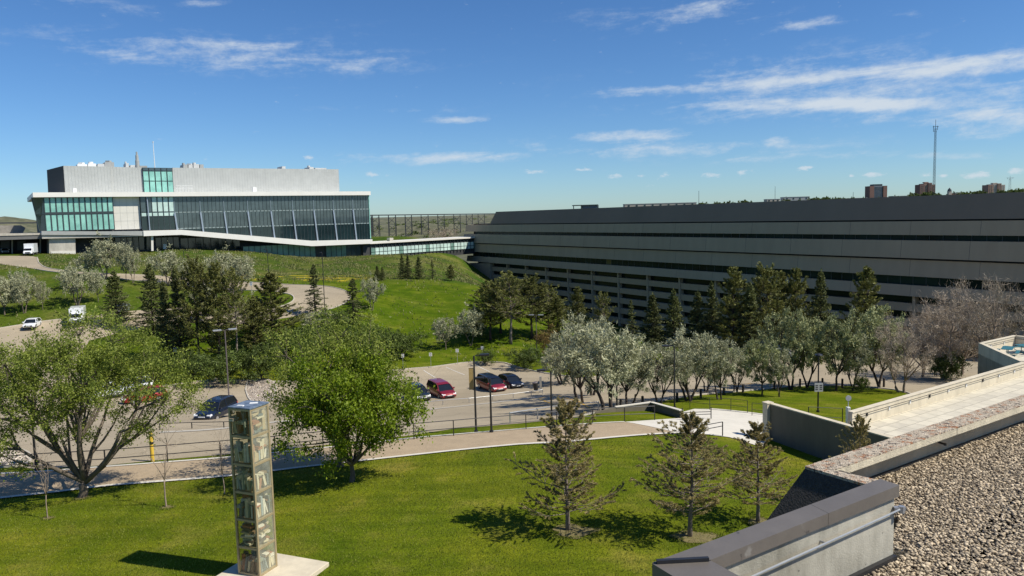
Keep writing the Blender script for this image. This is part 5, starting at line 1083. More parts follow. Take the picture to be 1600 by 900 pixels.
BM = [mat('book_cover_%s' % n_, c, .8, .1, 6) for n_, c in zip(['cream', 'tan', 'russet', 'slate', 'brown', 'ivory', 'green', 'ochre', 'black', 'rust', 'bluegrey', 'straw'], BC)]
rb = random.Random(4)
for k in range(nlev):
    for side in range(4):
        mb = MB(); x = -hw+.12; row = 0
        if rb.random() < .8:
            while x < hw-.16:
                w_ = rb.uniform(.045, .13); h_ = rb.uniform(.3, .82); tl = rb.uniform(-.3, .3) if rb.random() < .5 else 0; dd = rb.uniform(.14, .22); mb.cur = rb.randrange(12)
                ax = (Vector((math.cos(tl), 0, math.sin(tl))), Vector((0, 1, 0)), Vector((-math.sin(tl), 0, math.cos(tl))))
                mb.box((x+w_/2+tl*.1, -hw+.16+rb.uniform(0, .03), k*lv+.1+h_/2), (w_, dd, h_), ax=ax)
                if h_ < .5 and rb.random() < .6:
                    mb.cur = rb.randrange(12); mb.box((x+.1, -hw+.17, k*lv+.1+h_+.05), (.26, .2, .05)); mb.cur = rb.randrange(12); mb.box((x+.12, -hw+.18, k*lv+.1+h_+.11), (.22, .2, .05))
                x += w_+rb.uniform(.004, .03)+abs(tl)*.35
        else:
            for q_ in range(9): mb.cur = rb.randrange(12); mb.box((rb.uniform(-.18, .18), -hw+.2, k*lv+.13+q_*.085), (rb.uniform(.25, .5), .2, .08), rb.uniform(-.3, .3))
        r_ = Matrix.Rotation(side*math.pi/2, 4, 'Z'); mb.v = [tuple(r_ @ Vector(v)) for v in mb.v]
        mb.obj('book_row', BM, ct)
        mb = MB(); a_, c_ = hw-pw-.002, lv/2-.045; zc_ = k*lv+lv/2; mb.add([(-a_, -hw+.02, zc_-c_), (a_, -hw+.02, zc_-c_), (a_, -hw+.02, zc_+c_), (-a_, -hw+.02, zc_+c_)], [(0, 1, 2, 3)]); mb.v = [tuple(r_ @ Vector(v)) for v in mb.v]; mb.obj('glass_pane', M_gfrost if side in (1,) else M_gclear, ct)
mb = MB(); mb.box((0, 0, Ht+.02), (s_w+.03, s_w+.03, .06)); mb.obj('metal_top', M_btop, ct, bevel=.01)
mb = MB(); mb.box((-.1, -.32, Ht+.065), (.26, .12, .035), .2); mb.box((.1, .2, Ht+.06), (.3, .2, .02), .6); mb.obj('loose_sheet', M_wh, ct)
# slab
sl_pts = [WZ(322, 900, ZS), WZ(372, 866, ZS), WZ(432, 861, ZS), WZ(509, 867, ZS)]
B_ = WZ(509, 867, ZS); d1 = Vector((math.cos(R(-22+4)), math.sin(R(-22+4)), 0))
u2n = u2; u1n = -u1
slc = ctr; e1 = 1.75; e2 = 1.45
q = [slc+u1n*2.3+u2n*1.5, slc+u1n*2.3-u2n*2.0, slc-u1n*1.25-u2n*2.0, slc-u1n*1.25+u2n*1.5]
mb = MB(); mb.prism([(p.x, p.y, ZS) for p in q], [(p.x, p.y, ZS-.9) for p in q]); o = mb.obj('plinth', M_tw, bevel=.02); tag(o, 'square pale concrete plinth under the book tower', 'plinth')

# ------------------------------------------------------------------ fences and rails
def railing(name, label, pts, h=1.07, step=2.2, rails=(1.0, .5), r=.022, m=None, group=None, rr=None):
    m = m or M_blk; W_ = [Vector(p) for p in pts]; t = thing(name, label, 'railing', W_[0], 0, group); Ps = []
    for i in range(len(W_)-1):
        a, b = W_[i], W_[i+1]; n = max(1, round((b-a).length/step))
        for j in range(n): Ps.append(a.lerp(b, j/n))
    Ps.append(W_[-1])
    Ps = [Vector((p.x, p.y, H(p.x, p.y))) for p in Ps]
    for p in Ps:
        mb = MB(); mb.box((p.x, p.y, p.z+h/2-.05), (r*2, r*2, h+.1)); child(mb, 'post', m, t)
    for f in rails:
        mb = MB(); mb.tube([p+Vector((0, 0, h*f)) for p in Ps], (rr or r)*.9, 6); child(mb, 'rail', m, t)
    return t
fpx = [(-60, 748), (0, 742), (60, 737), (165, 731), (262, 723), (345, 716), (430, 708), (505, 700), (560, 695), (647, 687), (709, 681.5), (767, 676), (822, 671), (870, 666.5), (926, 662), (976, 659), (1023, 657)]
railing('path_railing', 'long black two-rail railing along the far side of the tan path', [G(*p) for p in fpx], step=2.35, r=.03)
railing('walk_railing', 'black railing along the far edge of the pale concrete walk', [G(1078, 638), G(1109, 641), G(1142, 643), G(1168, 646)], step=4, r=.02)
railing('walk_railing', 'short black railing joining the square pillar', [G(1175, 650), G(1194, 652)], step=4, r=.02)
railing('handrail', 'short black handrail at the end of the pale concrete walk on the lawn side', [G(1100, 688), G(1129, 682)], step=4, h=1.0, rails=(1.0, .72), r=.03)
railing('barrier', 'small black barrier standing across the pale concrete walk', [G(1066, 657), G(1111, 655)], step=4, h=.95, rails=(.62, .42), r=.03)
railing('gate_rail', 'black gate rail behind the shaded retaining wall', [G(1263, 666), G(1316, 668)], step=5, h=1.5, rails=(1.0, .5), r=.025)
railing('lot_rail', 'low galvanised rail on the median in front of the parked cars', [G(*p) for p in [(440, 652), (500, 650), (560, 646), (600, 643), (650, 638), (692, 633), (733, 630), (770, 626), (802, 622.5), (830, 619), (848, 616)]], h=.55, step=3.4, rails=(1.0,), r=.035, m=M_gal)
railing('lot_rail', 'low dark rail beside the dark SUV left of the book tower', [G(*p) for p in [(250, 672), (300, 670), (350, 669), (400, 667)]], h=.5, step=3, rails=(1.0,), r=.03)
railing('log_rail', 'weathered low rail at the grass strip beside the lot exit', [G(*p) for p in [(797, 662), (840, 655), (880, 648), (935, 643)]], h=.8, step=3.5, rails=(1.0,), r=.05, m=M_gal)
# median edge
drape('median', strip(GP([(250, 676), (340, 671), (430, 660), (560, 650), (650, 642), (740, 633), (848, 620)], 3), .9), M_conc, .05)

# ------------------------------------------------------------------ lamps, signs, posts
def lamp(px, pb, pt, kind, label, heads=1, m=None, y=None, banner=False, rz=0, group='street lamps', mount=None):
    P = G(px, pb)
    if y: P = WY(px, pb, y); P.z = H(P.x, P.y)
    Hh = WY(px, pt, P.y).z-P.z; t = thing('street_lamp', label, 'street lamp', P, rz, group); m = m or M_blk
    mb = MB(); r = .075; mb.cyl((0, 0, -.3), r, Hh+.25, 8, r*.75); mb.obj('pole', m, t, smooth=False)
    if kind != 'tall': mb = MB(); mb.cyl((0, 0, -.2), .14, .35, 10); mb.obj('base', m, t)
    if kind == 'tall': mb = MB(); mb.cyl((0, 0, -.2), .28, .9, 12); mb.obj('base', M_conc, t)
    if kind == 'disc':
        mb = MB(); mb.cyl((0, 0, Hh-.12), .34, .09, 14, .30); mb.cyl((0, 0, Hh-.03), .2, .08, 12, .05); mb.obj('lamp_head', m, t)
    else:
        for s_ in ((-1, 1) if heads == 2 else (-1,)):
            mb = MB(); mb.box((s_*.32, 0, Hh-.02), (.5, .06, .05)); mb.obj('arm', m, t)
            k = 1.25 if m is not M_blk else 1.; mb = MB(); mb.box((s_*.72, 0, Hh), (.62*k, .30*k, .12)); mb.box((s_*.72, 0, Hh-.07), (.5*k, .24*k, .03)); mb.obj('lamp_head', m if m is M_blk else M_gal, t, bevel=.02)
    if banner:
        z1 = WY(px, 575, P.y).z-P.z; z0 = WY(px, 608, P.y).z-P.z
        mb = MB(); mb.box((.22, 0, (z0+z1)/2), (.30, .03, z1-z0)); mb.obj('banner', mat('tan_banner', (.34, .24, .09), .7, .12, 3), t); mb = MB()
        for z in (z0, z1): mb.bar((0, 0, z), (.38, 0, z), .03)
        mb.obj('banner_arm', m, t)
    return t
M_gpole = mat('brown_pole', (.12, .10, .10), .5, .1)
lamp(57, 736, 627, 'disc', 'black lamp post with round flat head behind the rock bed at the left'); lamp(111, 731, 600, 'disc', 'black post in the branches of the large spreading tree')
lamp(359, 640, 515, 'box', 'tall slim twin-headed parking lamp behind the book tower', 2, M_gpole, y=74, rz=.5)
lamp(744, 676, 555, 'box', 'black lamp post carrying a tan banner beside the path', 1, banner=True, rz=3.3); lamp(768, 676, 590, 'pole', 'thin black post just right of the banner lamp')
lamp(862, 655, 578, 'box', 'black lamp post at the grass strip near the lot exit', 1, rz=0); lamp(964, 638, 560, 'box', 'black lamp post among the crooked stems of the widest silver tree', 1)
lamp(1054, 638, 540, 'box', 'black lamp post beside the wedge shaped wall', 1, rz=0); lamp(1278, 644, 553, 'disc', 'black lamp post with a grey sign panel on the oval lawn')
lamp(839, 560, 492, 'box', 'twin-headed silver lamp before the centre pines', 2, M_gpole, y=112, rz=-.2); lamp(989, 560, 516, 'box', 'small dark lamp beneath the spruces left of the right row', 1, y=119)
lamp(421, 452, 389, 'tall', 'tall black lamp on the meadow left of the ring road bend', 1, rz=1.3, y=152); lamp(508, 492, 394, 'tall', 'tallest black lamp at the ring road bend', 1, rz=1.5); lamp(290, 440, 391, 'box', 'thin dark lamp with pale head below the glass building', 1, rz=3.1, y=158)
lamp(124, 500, 450, 'pole', 'slim post on the far side of the white minibus', y=125); lamp(758, 612, 545, 'box', 'lamp beyond the parking lot seen past the banner lamp', 1, y=109)
def sign(px, pb, pt, w, hgt, m, label, y=None, post=M_gal, name='sign', back=None, mark=None, rz=0):
    P = G(px, pb)
    if y: P = WY(px, pb, y); P.z = H(P.x, P.y)
    Hh = WY(px, pt, P.y).z-P.z; t = thing(name, label, 'sign', P, rz); mb = MB(); mb.cyl((0, 0, -.2), .03, Hh+.18, 6); mb.obj('post', post, t)
    mb = MB(); mb.box((0, -.045, Hh-hgt/2), (w, .025, hgt)); pnl = mb.obj('panel', m, t, bevel=.004)
    if mark:
        for (x, z, a, b_) in mark[0]:
            mb = MB(); mb.box((x*w, -.062, Hh-hgt/2+z*hgt), (a*w, .006, b_*hgt)); q_ = mb.obj('marking', mark[1], pnl)
    return t
M_sgn = mat('sign_white', (.75, .75, .72), .5, .05); M_txt = mat('sign_dark_text', (.06, .06, .07), .6, .05); M_grn = mat('sign_green', (.03, .30, .22), .5, .1)
mk = ([(0, .28, .6, .12), (0, -.05, .7, .07), (0, -.28, .5, .07)], M_txt)
sign(673.5, 575, 551, .42, .5, M_sgn, 'small white sign, left of the pair at the parking lot edge', mark=mk); sign(715, 569.5, 545, .42, .5, M_sgn, 'small white sign, right of the pair at the parking lot edge', mark=mk)
sign(754, 566, 541, .36, .5, M_sgn, 'small white sign behind the banner lamp', mark=mk); sign(630, 578, 553, .4, .5, M_sgn, 'small white sign half hidden by tree leaves', mark=mk)
sign(277, 590, 543, .5, .6, M_sgn, 'white sign head on the post with a green plate', y=106); sign(394, 472, 440, .5, .7, M_sgn, 'white sign on the inner verge of the ring road', mark=mk)
P = G(277, 590); P = WY(277, 590, 106); P.z = H(P.x, P.y); zg = WY(277, 565, 106).z
t = thing('green_plate', 'small green plate fixed low on the white-headed sign post', 'sign', (P.x, P.y-.05, zg)); mb = MB(); mb.box((0, 0, 0), (.5, .03, .6)); mb.obj('panel', M_grn, t); mb = MB(); mb.box((0, -.02, .05), (.3, .01, .12)); mb.obj('marking', M_sgn, t)
# sign panel on the oval lawn lamp
P = G(1278, 644); za, zb_ = WY(1278, 598, P.y).z, WY(1278, 611.5, P.y).z
t = thing('notice_panel', 'grey square notice with rows of small marks mounted on the oval lawn lamp', 'sign', (P.x, P.y-.12, (za+zb_)/2)); hh_ = za-zb_; mb = MB(); mb.box((0, 0, 0), (.72, .03, hh_)); mb.obj('panel', mat('notice_grey', (.45, .45, .45), .6, .05), t)
mb = MB()
for x in (-.2, .2):
    for z in (-.22, 0, .22): mb.box((x*.9, -.018, z*hh_), (.22, .008, .12*hh_))
mb.obj('marking', M_txt, t)
# white cabinet with round sign by the terrace
P = WZ(1325, 657, 2.2); P.z = H(P.x, P.y); t = thing('ticket_post', 'white cabinet with a round-topped sign at the end of the terrace parapet', 'ticket post', P); z1 = WY(1325, 636, P.y).z-P.z; z2 = WY(1325, 622, P.y).z-P.z
mb = MB(); mb.box((0, 0, z1/2-.2), (.22, .3, z1+.4)); mb.obj('cabinet', M_wh, t, bevel=.02); mb = MB(); mb.cyl((0, 0, z1-.05), .03, z2-z1, 6); mb.tube([(0, -.04, z2), (0, -.01, z2)], .2, 14); mb.obj('round_sign', mat('notice_grey2', (.5, .5, .48), .5, .1), t)
# yellow bollard
P = G(238.5, 721); hgt = WY(238.5, 677, P.y).z-P.z; t = thing('yellow_bollard', 'yellow bollard post behind the railing near the sapling', 'bollard', P); mb = MB(); mb.cyl((0, 0, -.2), .11, hgt+.2, 10); mb.obj('post', mat('bollard_yellow', (.62, .42, .05), .5, .12, 6), t); mb = MB(); mb.cyl((0, 0, hgt*.62), .118, .14, 10); mb.cyl((0, 0, hgt*.9), .118, .08, 10); mb.obj('dark_band', M_blk, t)
# timber bollards round the oval lawn
M_tim = mat('dark_timber', (.05, .04, .033), .9, .3, 5); labs = ['nearest the wedge wall', 'left of the first silver stems', 'by the lamp beside the wedge wall', 'between the forked silver trees', 'at the left tip of the oval lawn', 'left of the leaning sage tree', 'between the leaning and smallest trees', 'left of the notice lamp', 'right of the notice lamp', 'between the tall sage trees and the road', 'left of the bare pinkish tree', 'under the crooked stems of the widest silver tree']
for (px, pb, pt), l in zip([(1004, 632, 619), (970, 637, 624), (1058, 627, 614), (1095, 622, 608), (1131, 617, 606), (1161, 613, 601), (1210, 608, 595), (1250, 605, 592), (1285, 606, 591), (1316, 606, 592), (1381, 605, 591), (942, 645, 634)], labs):
    P = G(px, pb); hgt = max(.7, WY(px, pt, P.y).z-P.z); mb = MB(); mb.cyl((0, 0, -.2), .12, hgt+.18, 8); mb.cyl((0, 0, hgt-.02), .12, .04, 8, .08); o = mb.obj('timber_bollard', M_tim); o.location = P; tag(o, 'dark timber bollard '+l, 'bollard', 'timber bollards at the kerb')
# low path lights on the grass strip
# bins
P = G(838, 613); t = thing('litter_bin', 'black litter bin tilted on its stand at the lot edge', 'litter bin', P, .2); mb = MB(); mb.tube([(0, 0, .25), (-.12, 0, 1.15)], [.26, .33], 12); mb.obj('bin_body', M_blk, t); mb = MB(); mb.tube([(-.12, 0, 1.16), (-.13, 0, 1.22)], [.35, .3], 12); mb.obj('rim', M_gpole, t)
t = thing('timber_post', 'grey timber post right of the litter bin', 'post', G(845, 614)); mb = MB(); mb.box((0, 0, .9), (.24, .24, 2.1)); mb.obj('post_body', M_ocon, t); mb = MB(); mb.box((0, 0, .15), (.4, .4, .5)); mb.obj('footing', M_conc, t)

# ------------------------------------------------------------------ vehicles
M_tyre = mat('tyre_rubber', (.02, .02, .02), .85, .1); M_rim = mat('wheel_rim', (.45, .45, .46), .35, .1, metal=.6); M_cgl = mat('car_glass', (.012, .015, .018), .06, .1, spec=.8); M_lens = mat('lamp_lens', (.75, .77, .78), .15, .05, spec=.8); M_red = mat('tail_lens', (.35, .02, .015), .2, .1); M_trim = mat('black_trim', (.02, .02, .022), .6, .1)
def paint(n_, c, met=.2): return mat(n_, c, .28, .04, 2, metal=met, coat=.6)
SH = dict(
 minivan=dict(L=4.95, W=1.95, H=1.72, prof=[(-2.45, .45, .95), (-2.4, .32, 1.05), (-1.2, .25, 1.06), (.9, .25, 1.02), (1.75, .25, .95), (2.3, .3, .78), (2.46, .4, .62)], cab=[(-2.38, 1.05), (-2.15, 1.70), (-1.2, 1.74), (.2, 1.70), (.75, 1.55), (1.55, .98)], wb=(-1.45, 1.5)),
 suv=dict(L=4.6, W=1.86, H=1.7, prof=[(-2.3, .5, .95), (-2.25, .4, 1.05), (-1.0, .3, 1.06), (.7, .3, 1.04), (1.4, .3, 1.0), (2.1, .35, .88), (2.3, .45, .65)], cab=[(-2.2, 1.05), (-1.9, 1.62), (-1.0, 1.70), (.1, 1.68), (.55, 1.55), (1.15, 1.03)], wb=(-1.35, 1.38)),
 hatch=dict(L=4.2, W=1.78, H=1.48, prof=[(-2.1, .42, .85), (-2.05, .3, .95), (-1.0, .22, .94), (.7, .22, .92), (1.3, .22, .86), (1.9, .28, .70), (2.1, .38, .55)], cab=[(-2.0, .95), (-1.6, 1.38), (-.8, 1.47), (0, 1.46), (.45, 1.36), (1.2, .90)], wb=(-1.25, 1.3)),
 pickup=dict(L=5.8, W=2.0, H=1.9, prof=[(-2.9, .6, 1.15), (-2.88, .5, 1.2), (-1.0, .42, 1.2), (.9, .42, 1.2), (1.6, .42, 1.2), (2.75, .48, 1.1), (2.9, .55, .8)], cab=[(-.95, 1.2), (-.75, 1.84), (-.2, 1.9), (.8, 1.88), (1.05, 1.78), (1.65, 1.2)], wb=(-1.85, 1.95)))
def car(kind, px, pb, head, m, label, y=None, group='vehicles parked on the campus', rot=0, nm=None, loc=None, roofm=None):
    S_ = SH[kind]; P = loc if loc is not None else G(px, pb)
    if y: P = WY(px, pb, y); P.z = H(P.x, P.y)
    t = thing(nm or 'parked_'+{'minivan': 'minivan', 'suv': 'suv', 'hatch': 'hatchback', 'pickup': 'pickup'}[kind], label, {'minivan': 'minivan', 'suv': 'SUV', 'hatch': 'car', 'pickup': 'pickup truck'}[kind], P, math.atan2(head[1], head[0]), group)
    W2 = S_['W']/2; mb = MB(); secs = []
    for i, (x, z0, z1) in enumerate(S_['prof']):
        e = .84 if i in (0, len(S_['prof'])-1) else (.94 if i in (1, len(S_['prof'])-2) else 1); w_ = W2*e; zm_ = (z0+z1)/2
        secs.append([(x, -w_*.94, z0), (x, -w_, z0+.12), (x, -w_, zm_+.08), (x, -w_*.93, z1-.05), (x, -w_*.8, z1), (x, 0, z1+.03), (x, w_*.8, z1), (x, w_*.93, z1-.05), (x, w_, zm_+.08), (x, w_, z0+.12), (x, w_*.94, z0)])
    n = 11; vs = [v for s_ in secs for v in s_]; fs = [(i*n+j, i*n+(j+1) % n, (i+1)*n+(j+1) % n, (i+1)*n+j) for i in range(len(secs)-1) for j in range(n)]+[tuple(range(n)), tuple((len(secs)-1)*n+j for j in range(n))]
    mb.add(vs, fs); mb.obj('body', m, t, smooth=False, bevel=.03)
    cab = S_['cab']; z0 = cab[0][1]; mb = MB(); zt_ = max(z for x, z in cab)
    def wd(z): return W2*(.93-.20*(z-z0)/(zt_-z0))
    vs = [(x, -wd(z), z-.02) for x, z in cab]+[(x, wd(z), z-.02) for x, z in cab]; k = len(cab)
    mb.add(vs, [tuple(range(k)), tuple(range(2*k-1, k-1, -1))]+[(i, (i+1) % k, k+(i+1) % k, k+i) for i in range(k)]); mb.obj('windows', M_cgl, t, bevel=.02)
    mb = MB(); rt = cab[1:-1]
    vs = []; 
    for x, z in rt: w_ = wd(z)+.02; vs += [(x, -w_, z), (x, -w_*.7, z+.03), (x, w_*.7, z+.03), (x, w_, z)]
    nn_ = len(rt)
    top_ = [(4*i+j, 4*i+j+1, 4*i+4+j+1, 4*i+4+j) for i in range(nn_-1) for j in range(3)]; mb.add([(x, y_, z-.05) for x, y_, z in vs], top_); mb.add(vs, top_)
    for j in (0, 3):
        for i in range(nn_-1): mb.add([vs[4*i+j], vs[4*i+4+j], tuple(Vector(vs[4*i+4+j])-Vector((0, 0, .06))), tuple(Vector(vs[4*i+j])-Vector((0, 0, .06)))], [(0, 1, 2, 3)])
    for s_ in (-1, 1):
        for (a, b_) in ((cab[0], cab[1]), (cab[-1], cab[-2])): mb.bar((a[0], s_*(wd(a[1])+.01), a[1]), (b_[0], s_*(wd(b_[1])+.01), b_[1]-.02), .09, .06)
        xm = (cab[1][0]+cab[-1][0])/2; zt2 = np.interp(xm, [c[0] for c in cab], [c[1] for c in cab]); mb.bar((xm, s_*(wd(z0)+.005), z0), (xm, s_*(wd(zt2)+.005), zt2-.02), .08, .05)
    mb.obj('roof', roofm or m, t)
    for wx in S_['wb']:
        for s_ in (-1, 1):
            r = .34 if kind != 'pickup' else .4; wp_ = bpy.data.objects.new('wheel', None); mb = MB(); mb.tube([(wx, s_*(W2-.23), r), (wx, s_*(W2+.01), r)], r, 18); ty = mb.obj('wheel', M_tyre, t)
            mb = MB(); mb.tube([(wx, s_*(W2-.05), r), (wx, s_*(W2+.025), r)], r*.62, 10); mb.obj('rim', M_rim, ty)
            bpy.data.objects.remove(wp_)
    xf = S_['prof'][-2][0]; zf_ = S_['prof'][-2][2]
    for s_ in (-1, 1):
        mb = MB(); mb.box((xf+.02, s_*W2*.70, zf_-.10), (.24, .36, .15), ax=(Vector((.8, s_*-.25, -.3)).normalized(), Vector((0, 1, 0)), Vector((0, 0, 1)))); mb.obj('headlight', M_lens, t)
        mb = MB(); mb.box((S_['prof'][0][0]+.04, s_*W2*.78, S_['prof'][0][2]-.1), (.12, .24, .3)); mb.obj('taillight', M_red, t)
        mb = MB(); mb.box((cab[-1][0]-.25, s_*(W2+.08), z0+.1), (.12, .18, .14)); mb.obj('wing_mirror', m, t)
    mb = MB(); mb.box((S_['prof'][-1][0]-.03, 0, .5), (.16, W2*1.2, .2)); mb.obj('grille', M_trim, t)
    mb = MB(); mb.box((S_['prof'][-1][0]-.01, 0, zf_-.2), (.14, W2*.62, .07)); mb.obj('grille_trim', M_lens, t)
    if kind == 'pickup':
        mb = MB(); mb.box((-1.95, 0, 1.15), (1.75, 1.6, .14)); mb.obj('bed', M_trim, t)
    return t
hd = (.47, -.88)
m_red = paint('dark_red_paint', (.22, .012, .02)); m_blk = paint('black_paint', (.010, .012, .018)); m_wht = paint('white_paint_car', (.72, .74, .76), 0); m_char = paint('charcoal_paint', (.014, .017, .02)); m_navy = paint('navy_paint', (.012, .018, .035)); m_rd2 = paint('red_paint', (.35, .015, .015)); m_slv = paint('silver_paint', (.40, .42, .44), .5)
car('minivan', 690, 619, hd, m_red, 'dark red minivan parked left of the banner lamp'); car('minivan', 768, 609, hd, m_red, 'red minivan partly hidden by the banner lamp', roofm=m_blk); car('hatch', 798, 604, hd, m_blk, 'black hatchback parked right of the red minivan')
car('suv', 652, 624, hd, m_char, 'charcoal SUV half hidden behind the round bright green tree'); car('hatch', 597, 632, hd, m_wht, 'white car behind the right of the round bright green tree'); car('hatch', 560, 636, hd, m_slv, 'silver car hidden in the leaves of the round bright green tree')
lh = (-.80, -.6)
car('pickup', 168, 622, lh, m_wht, 'white pickup truck seen through the large spreading tree'); car('suv', 226, 628, lh, m_rd2, 'bright red car behind the leaves of the large spreading tree'); car('minivan', 205, 612, lh, m_wht, 'white van behind the red car'); car('suv', 338, 653, (-.16, -.98), m_navy, 'dark navy SUV behind the top of the book tower')
car('hatch', 52, 528, (.3, -.95), m_wht, 'white car at the far left lot behind the leaves', y=119); car('hatch', 193, 498, (.3, -.95), m_slv, 'silver car behind the dark drooping spruce', y=127)
car('hatch', 1346, 556, (.9, -.4), m_wht, 'white car behind the tall sage green trees on the right road', y=112); car('suv', 1226, 556, (.9, -.4), m_wht, 'white SUV glimpsed left of the notice lamp', y=114)
car('hatch', 8, 396, (.6, -.8), m_wht, 'white car in the shade of the service deck', y=207)
def boxvan(px, pb, y, head, label, L=6.2, W=2.2, Hh=2.9, name='box_truck'):
    P = WY(px, pb, y); P.z = H(P.x, P.y); t = thing(name, label, name.replace('_', ' '), P, math.atan2(head[1], head[0]), 'vehicles parked on the campus')
    mb = MB(); mb.box((-.9, 0, (Hh+.55)/2+.1), (L-1.8, W, Hh-.55)); mb.obj('cargo_box', m_wht, t, bevel=.04)
    mb = MB(); x0, x1 = L/2-1.8, L/2; mb.prism([(x0+.01, -W*.43, 2.0), (x1-.9, -W*.42, 1.95), (x1-.9, W*.42, 1.95), (x0+.01, W*.43, 2.0)], [(x0+.01, -W*.45, .5), (x1, -W*.45, .5), (x1, W*.45, .5), (x0+.01, W*.45, .5)]); mb.obj('cab', m_wht, t, bevel=.05)
    mb = MB(); mb.box((x1-.62, 0, 1.45), (.5, W*.78, .55), ax=(Vector((.85, 0, -.5)).normalized(), Vector((0, 1, 0)), Vector((.5, 0, .85)).normalized())); mb.obj('windscreen', M_cgl, t)
    mb = MB(); mb.box((x1+.02, 0, .75), (.06, W*.5, .3)); mb.obj('grille', M_trim, t)
    for wx in (-L*.28, L*.33):
        for s_ in (-1, 1):
            mb = MB(); mb.tube([(wx, s_*(W/2-.25), .42), (wx, s_*(W/2+.01), .42)], .42, 14); ty = mb.obj('wheel', M_tyre, t); mb = MB(); mb.tube([(wx, s_*(W/2), .42), (wx, s_*(W/2+.03), .42)], .24, 10); mb.obj('rim', M_rim, ty)
    for s_ in (-1, 1): mb = MB(); mb.box((x1+.03, s_*W*.36, .8), (.06, .24, .18)); mb.obj('headlight', M_lens, t)
    return t
boxvan(48, 400, 196, (.35, -.94), 'white box truck parked under the service deck'); boxvan(122, 512, 122, (.40, -.91), 'white minibus on the far left lot beyond the large tree', 5.4, 2.1, 2.6, 'minibus')

# ------------------------------------------------------------------ city skyline
M_brk = mat('red_brick', (.20, .115, .09), .9, .1, .05); M_brk2 = mat('brown_brick', (.30, .19, .14), .9, .1, .05); M_tan = mat('tan_wall', (.45, .40, .33), .9, .15, .02)
def tower(name, x0, x1, yt, yb, y, body, mid, label, nf, cap_=None, kind=0):
    a = WY(x0, yb, y); b = WY(x1, yb, y); zt_ = WY((x0+x1)/2, yt, y).z; W_ = b.x-a.x; cx = (a.x+b.x)/2; z0 = min(a.z, b.z)-14; hgt = zt_-z0; t = thing(name, label, 'tower block', (cx, y, z0)); D = W_*.6
    def bx(n_, c, d, m_): mb = MB(); mb.box(c, d); return mb.obj(n_, m_, t)
    def winrows(par_x, w_, yf, z_lo, z_hi, n_cols, m_):
        mb = MB()
        for f in range(nf):
            z = z_hi-(f+.6)*(z_hi-z_lo)/nf
            for c_ in range(n_cols): mb.box((par_x-w_/2+w_*(c_+.5)/n_cols, yf, z), (w_/n_cols*.55, .3, (z_hi-z_lo)/nf*.5))
        mb.obj('window_grid', m_, t)
    if kind == 0:
        bx('wall', (-W_*.375, 0, hgt*.46), (W_*.25, D, hgt*.92), M_brk); bx('wall', (W_*.39, 0, hgt*.46), (W_*.22, D, hgt*.92), M_brk); bx('wall', (.0, .3, hgt*.46), (W_*.5, D*.9, hgt*.918), mat('grey_wall', (.20, .22, .24), .8, .1)); bx('penthouse', (0, 0, hgt*.96), (W_*.52, D*.7, hgt*.08), M_mull)
        winrows(0, W_*.5, -D*.45+.1, 14, hgt*.9, 7, M_dkg)
    else:
        for i, (x, w_, h_) in enumerate(((-.36, .27, .93), (-.10, .24, .97), (.14, .22, 1.0), (.37, .25, .92))):
            bx('wall', (x*W_, (i % 2)*2.0, hgt*h_/2), (w_*W_, D, hgt*h_), body if i % 2 == 0 else mid); winrows(x*W_, w_*W_*.8, (i % 2)*2.0-D/2, 14, hgt*h_*.97, 2, M_dkg)
        bx('penthouse', (0, 0, hgt*1.02), (W_*.25, D*.4, hgt*.05), mid)
    return t
tower('tower_block', 1355, 1382, 288, 311, 1500, M_brk, M_brk2, 'red brick tower block with a grey glazed centre on the skyline', 11, kind=0)
tower('tower_block', 1433, 1458, 286, 309, 1500, M_brk, M_brk2, 'dark red brick tower block beside the tall lattice mast', 11, kind=1); tower('tower_block', 1539, 1566, 287, 303, 1600, M_brk2, M_tan, 'brown and tan tower block at the right of the skyline', 9, kind=1)
def mast(px, pt, pb, y, w0, w1, label, n=26, top=True):
    P = WY(px, pb, y); z1 = WY(px+.0, pt, y).z; z0 = P.z-10; t = thing('lattice_mast', label, 'mast', (P.x, y, z0)); Hh = z1-z0; mb = MB(); m_ = M_steel
    for a in (0, 2.09, 4.19): mb.tube([(math.cos(a)*w0, math.sin(a)*w0, 0), (math.cos(a)*w1, math.sin(a)*w1, Hh*.9)], [.17, .12], 4)
    mb.tube([(0, 0, Hh*.88), (0, 0, Hh)], .2, 4); mb.obj('mast_leg', m_, t); mb = MB()
    for i in range(n):
        f0, f1 = i/n*.9, (i+1)/n*.9; r0, r1 = w0+(w1-w0)*f0/.9, w0+(w1-w0)*f1/.9
        for k in range(3):
            a, b_ = 2.09*k, 2.09*(k+1); mb.bar((math.cos(a)*r0, math.sin(a)*r0, Hh*f0), (math.cos(b_)*r1, math.sin(b_)*r1, Hh*f1), .10); mb.bar((math.cos(a)*r1, math.sin(a)*r1, Hh*f1), (math.cos(b_)*r1, math.sin(b_)*r1, Hh*f1), .10)
    mb.obj('bracing', m_, t)
    if top: mb = MB(); mb.bar((-w0*2.2, 0, Hh*.92), (w0*2.4, 0, Hh*.92), .35); mb.bar((-w0*1.6, 0, Hh*.86), (-w0*1.6, 0, Hh*.93), .3); mb.bar((w0*1.6, 0, Hh*.88), (w0*1.6, 0, Hh*.93), .3); mb.bar((-w0, 0, Hh*.865), (w0, 0, Hh*.865), .3); mb.obj('antenna', m_, t)
    return t
mast(1459, 187, 306, 700, 1.15, .85, 'tall slender lattice radio mast above the skyline'); mast(1577.5, 275, 303, 1500, 3.2, 1.6, 'short lattice water or radio tower at the right skyline', 6)
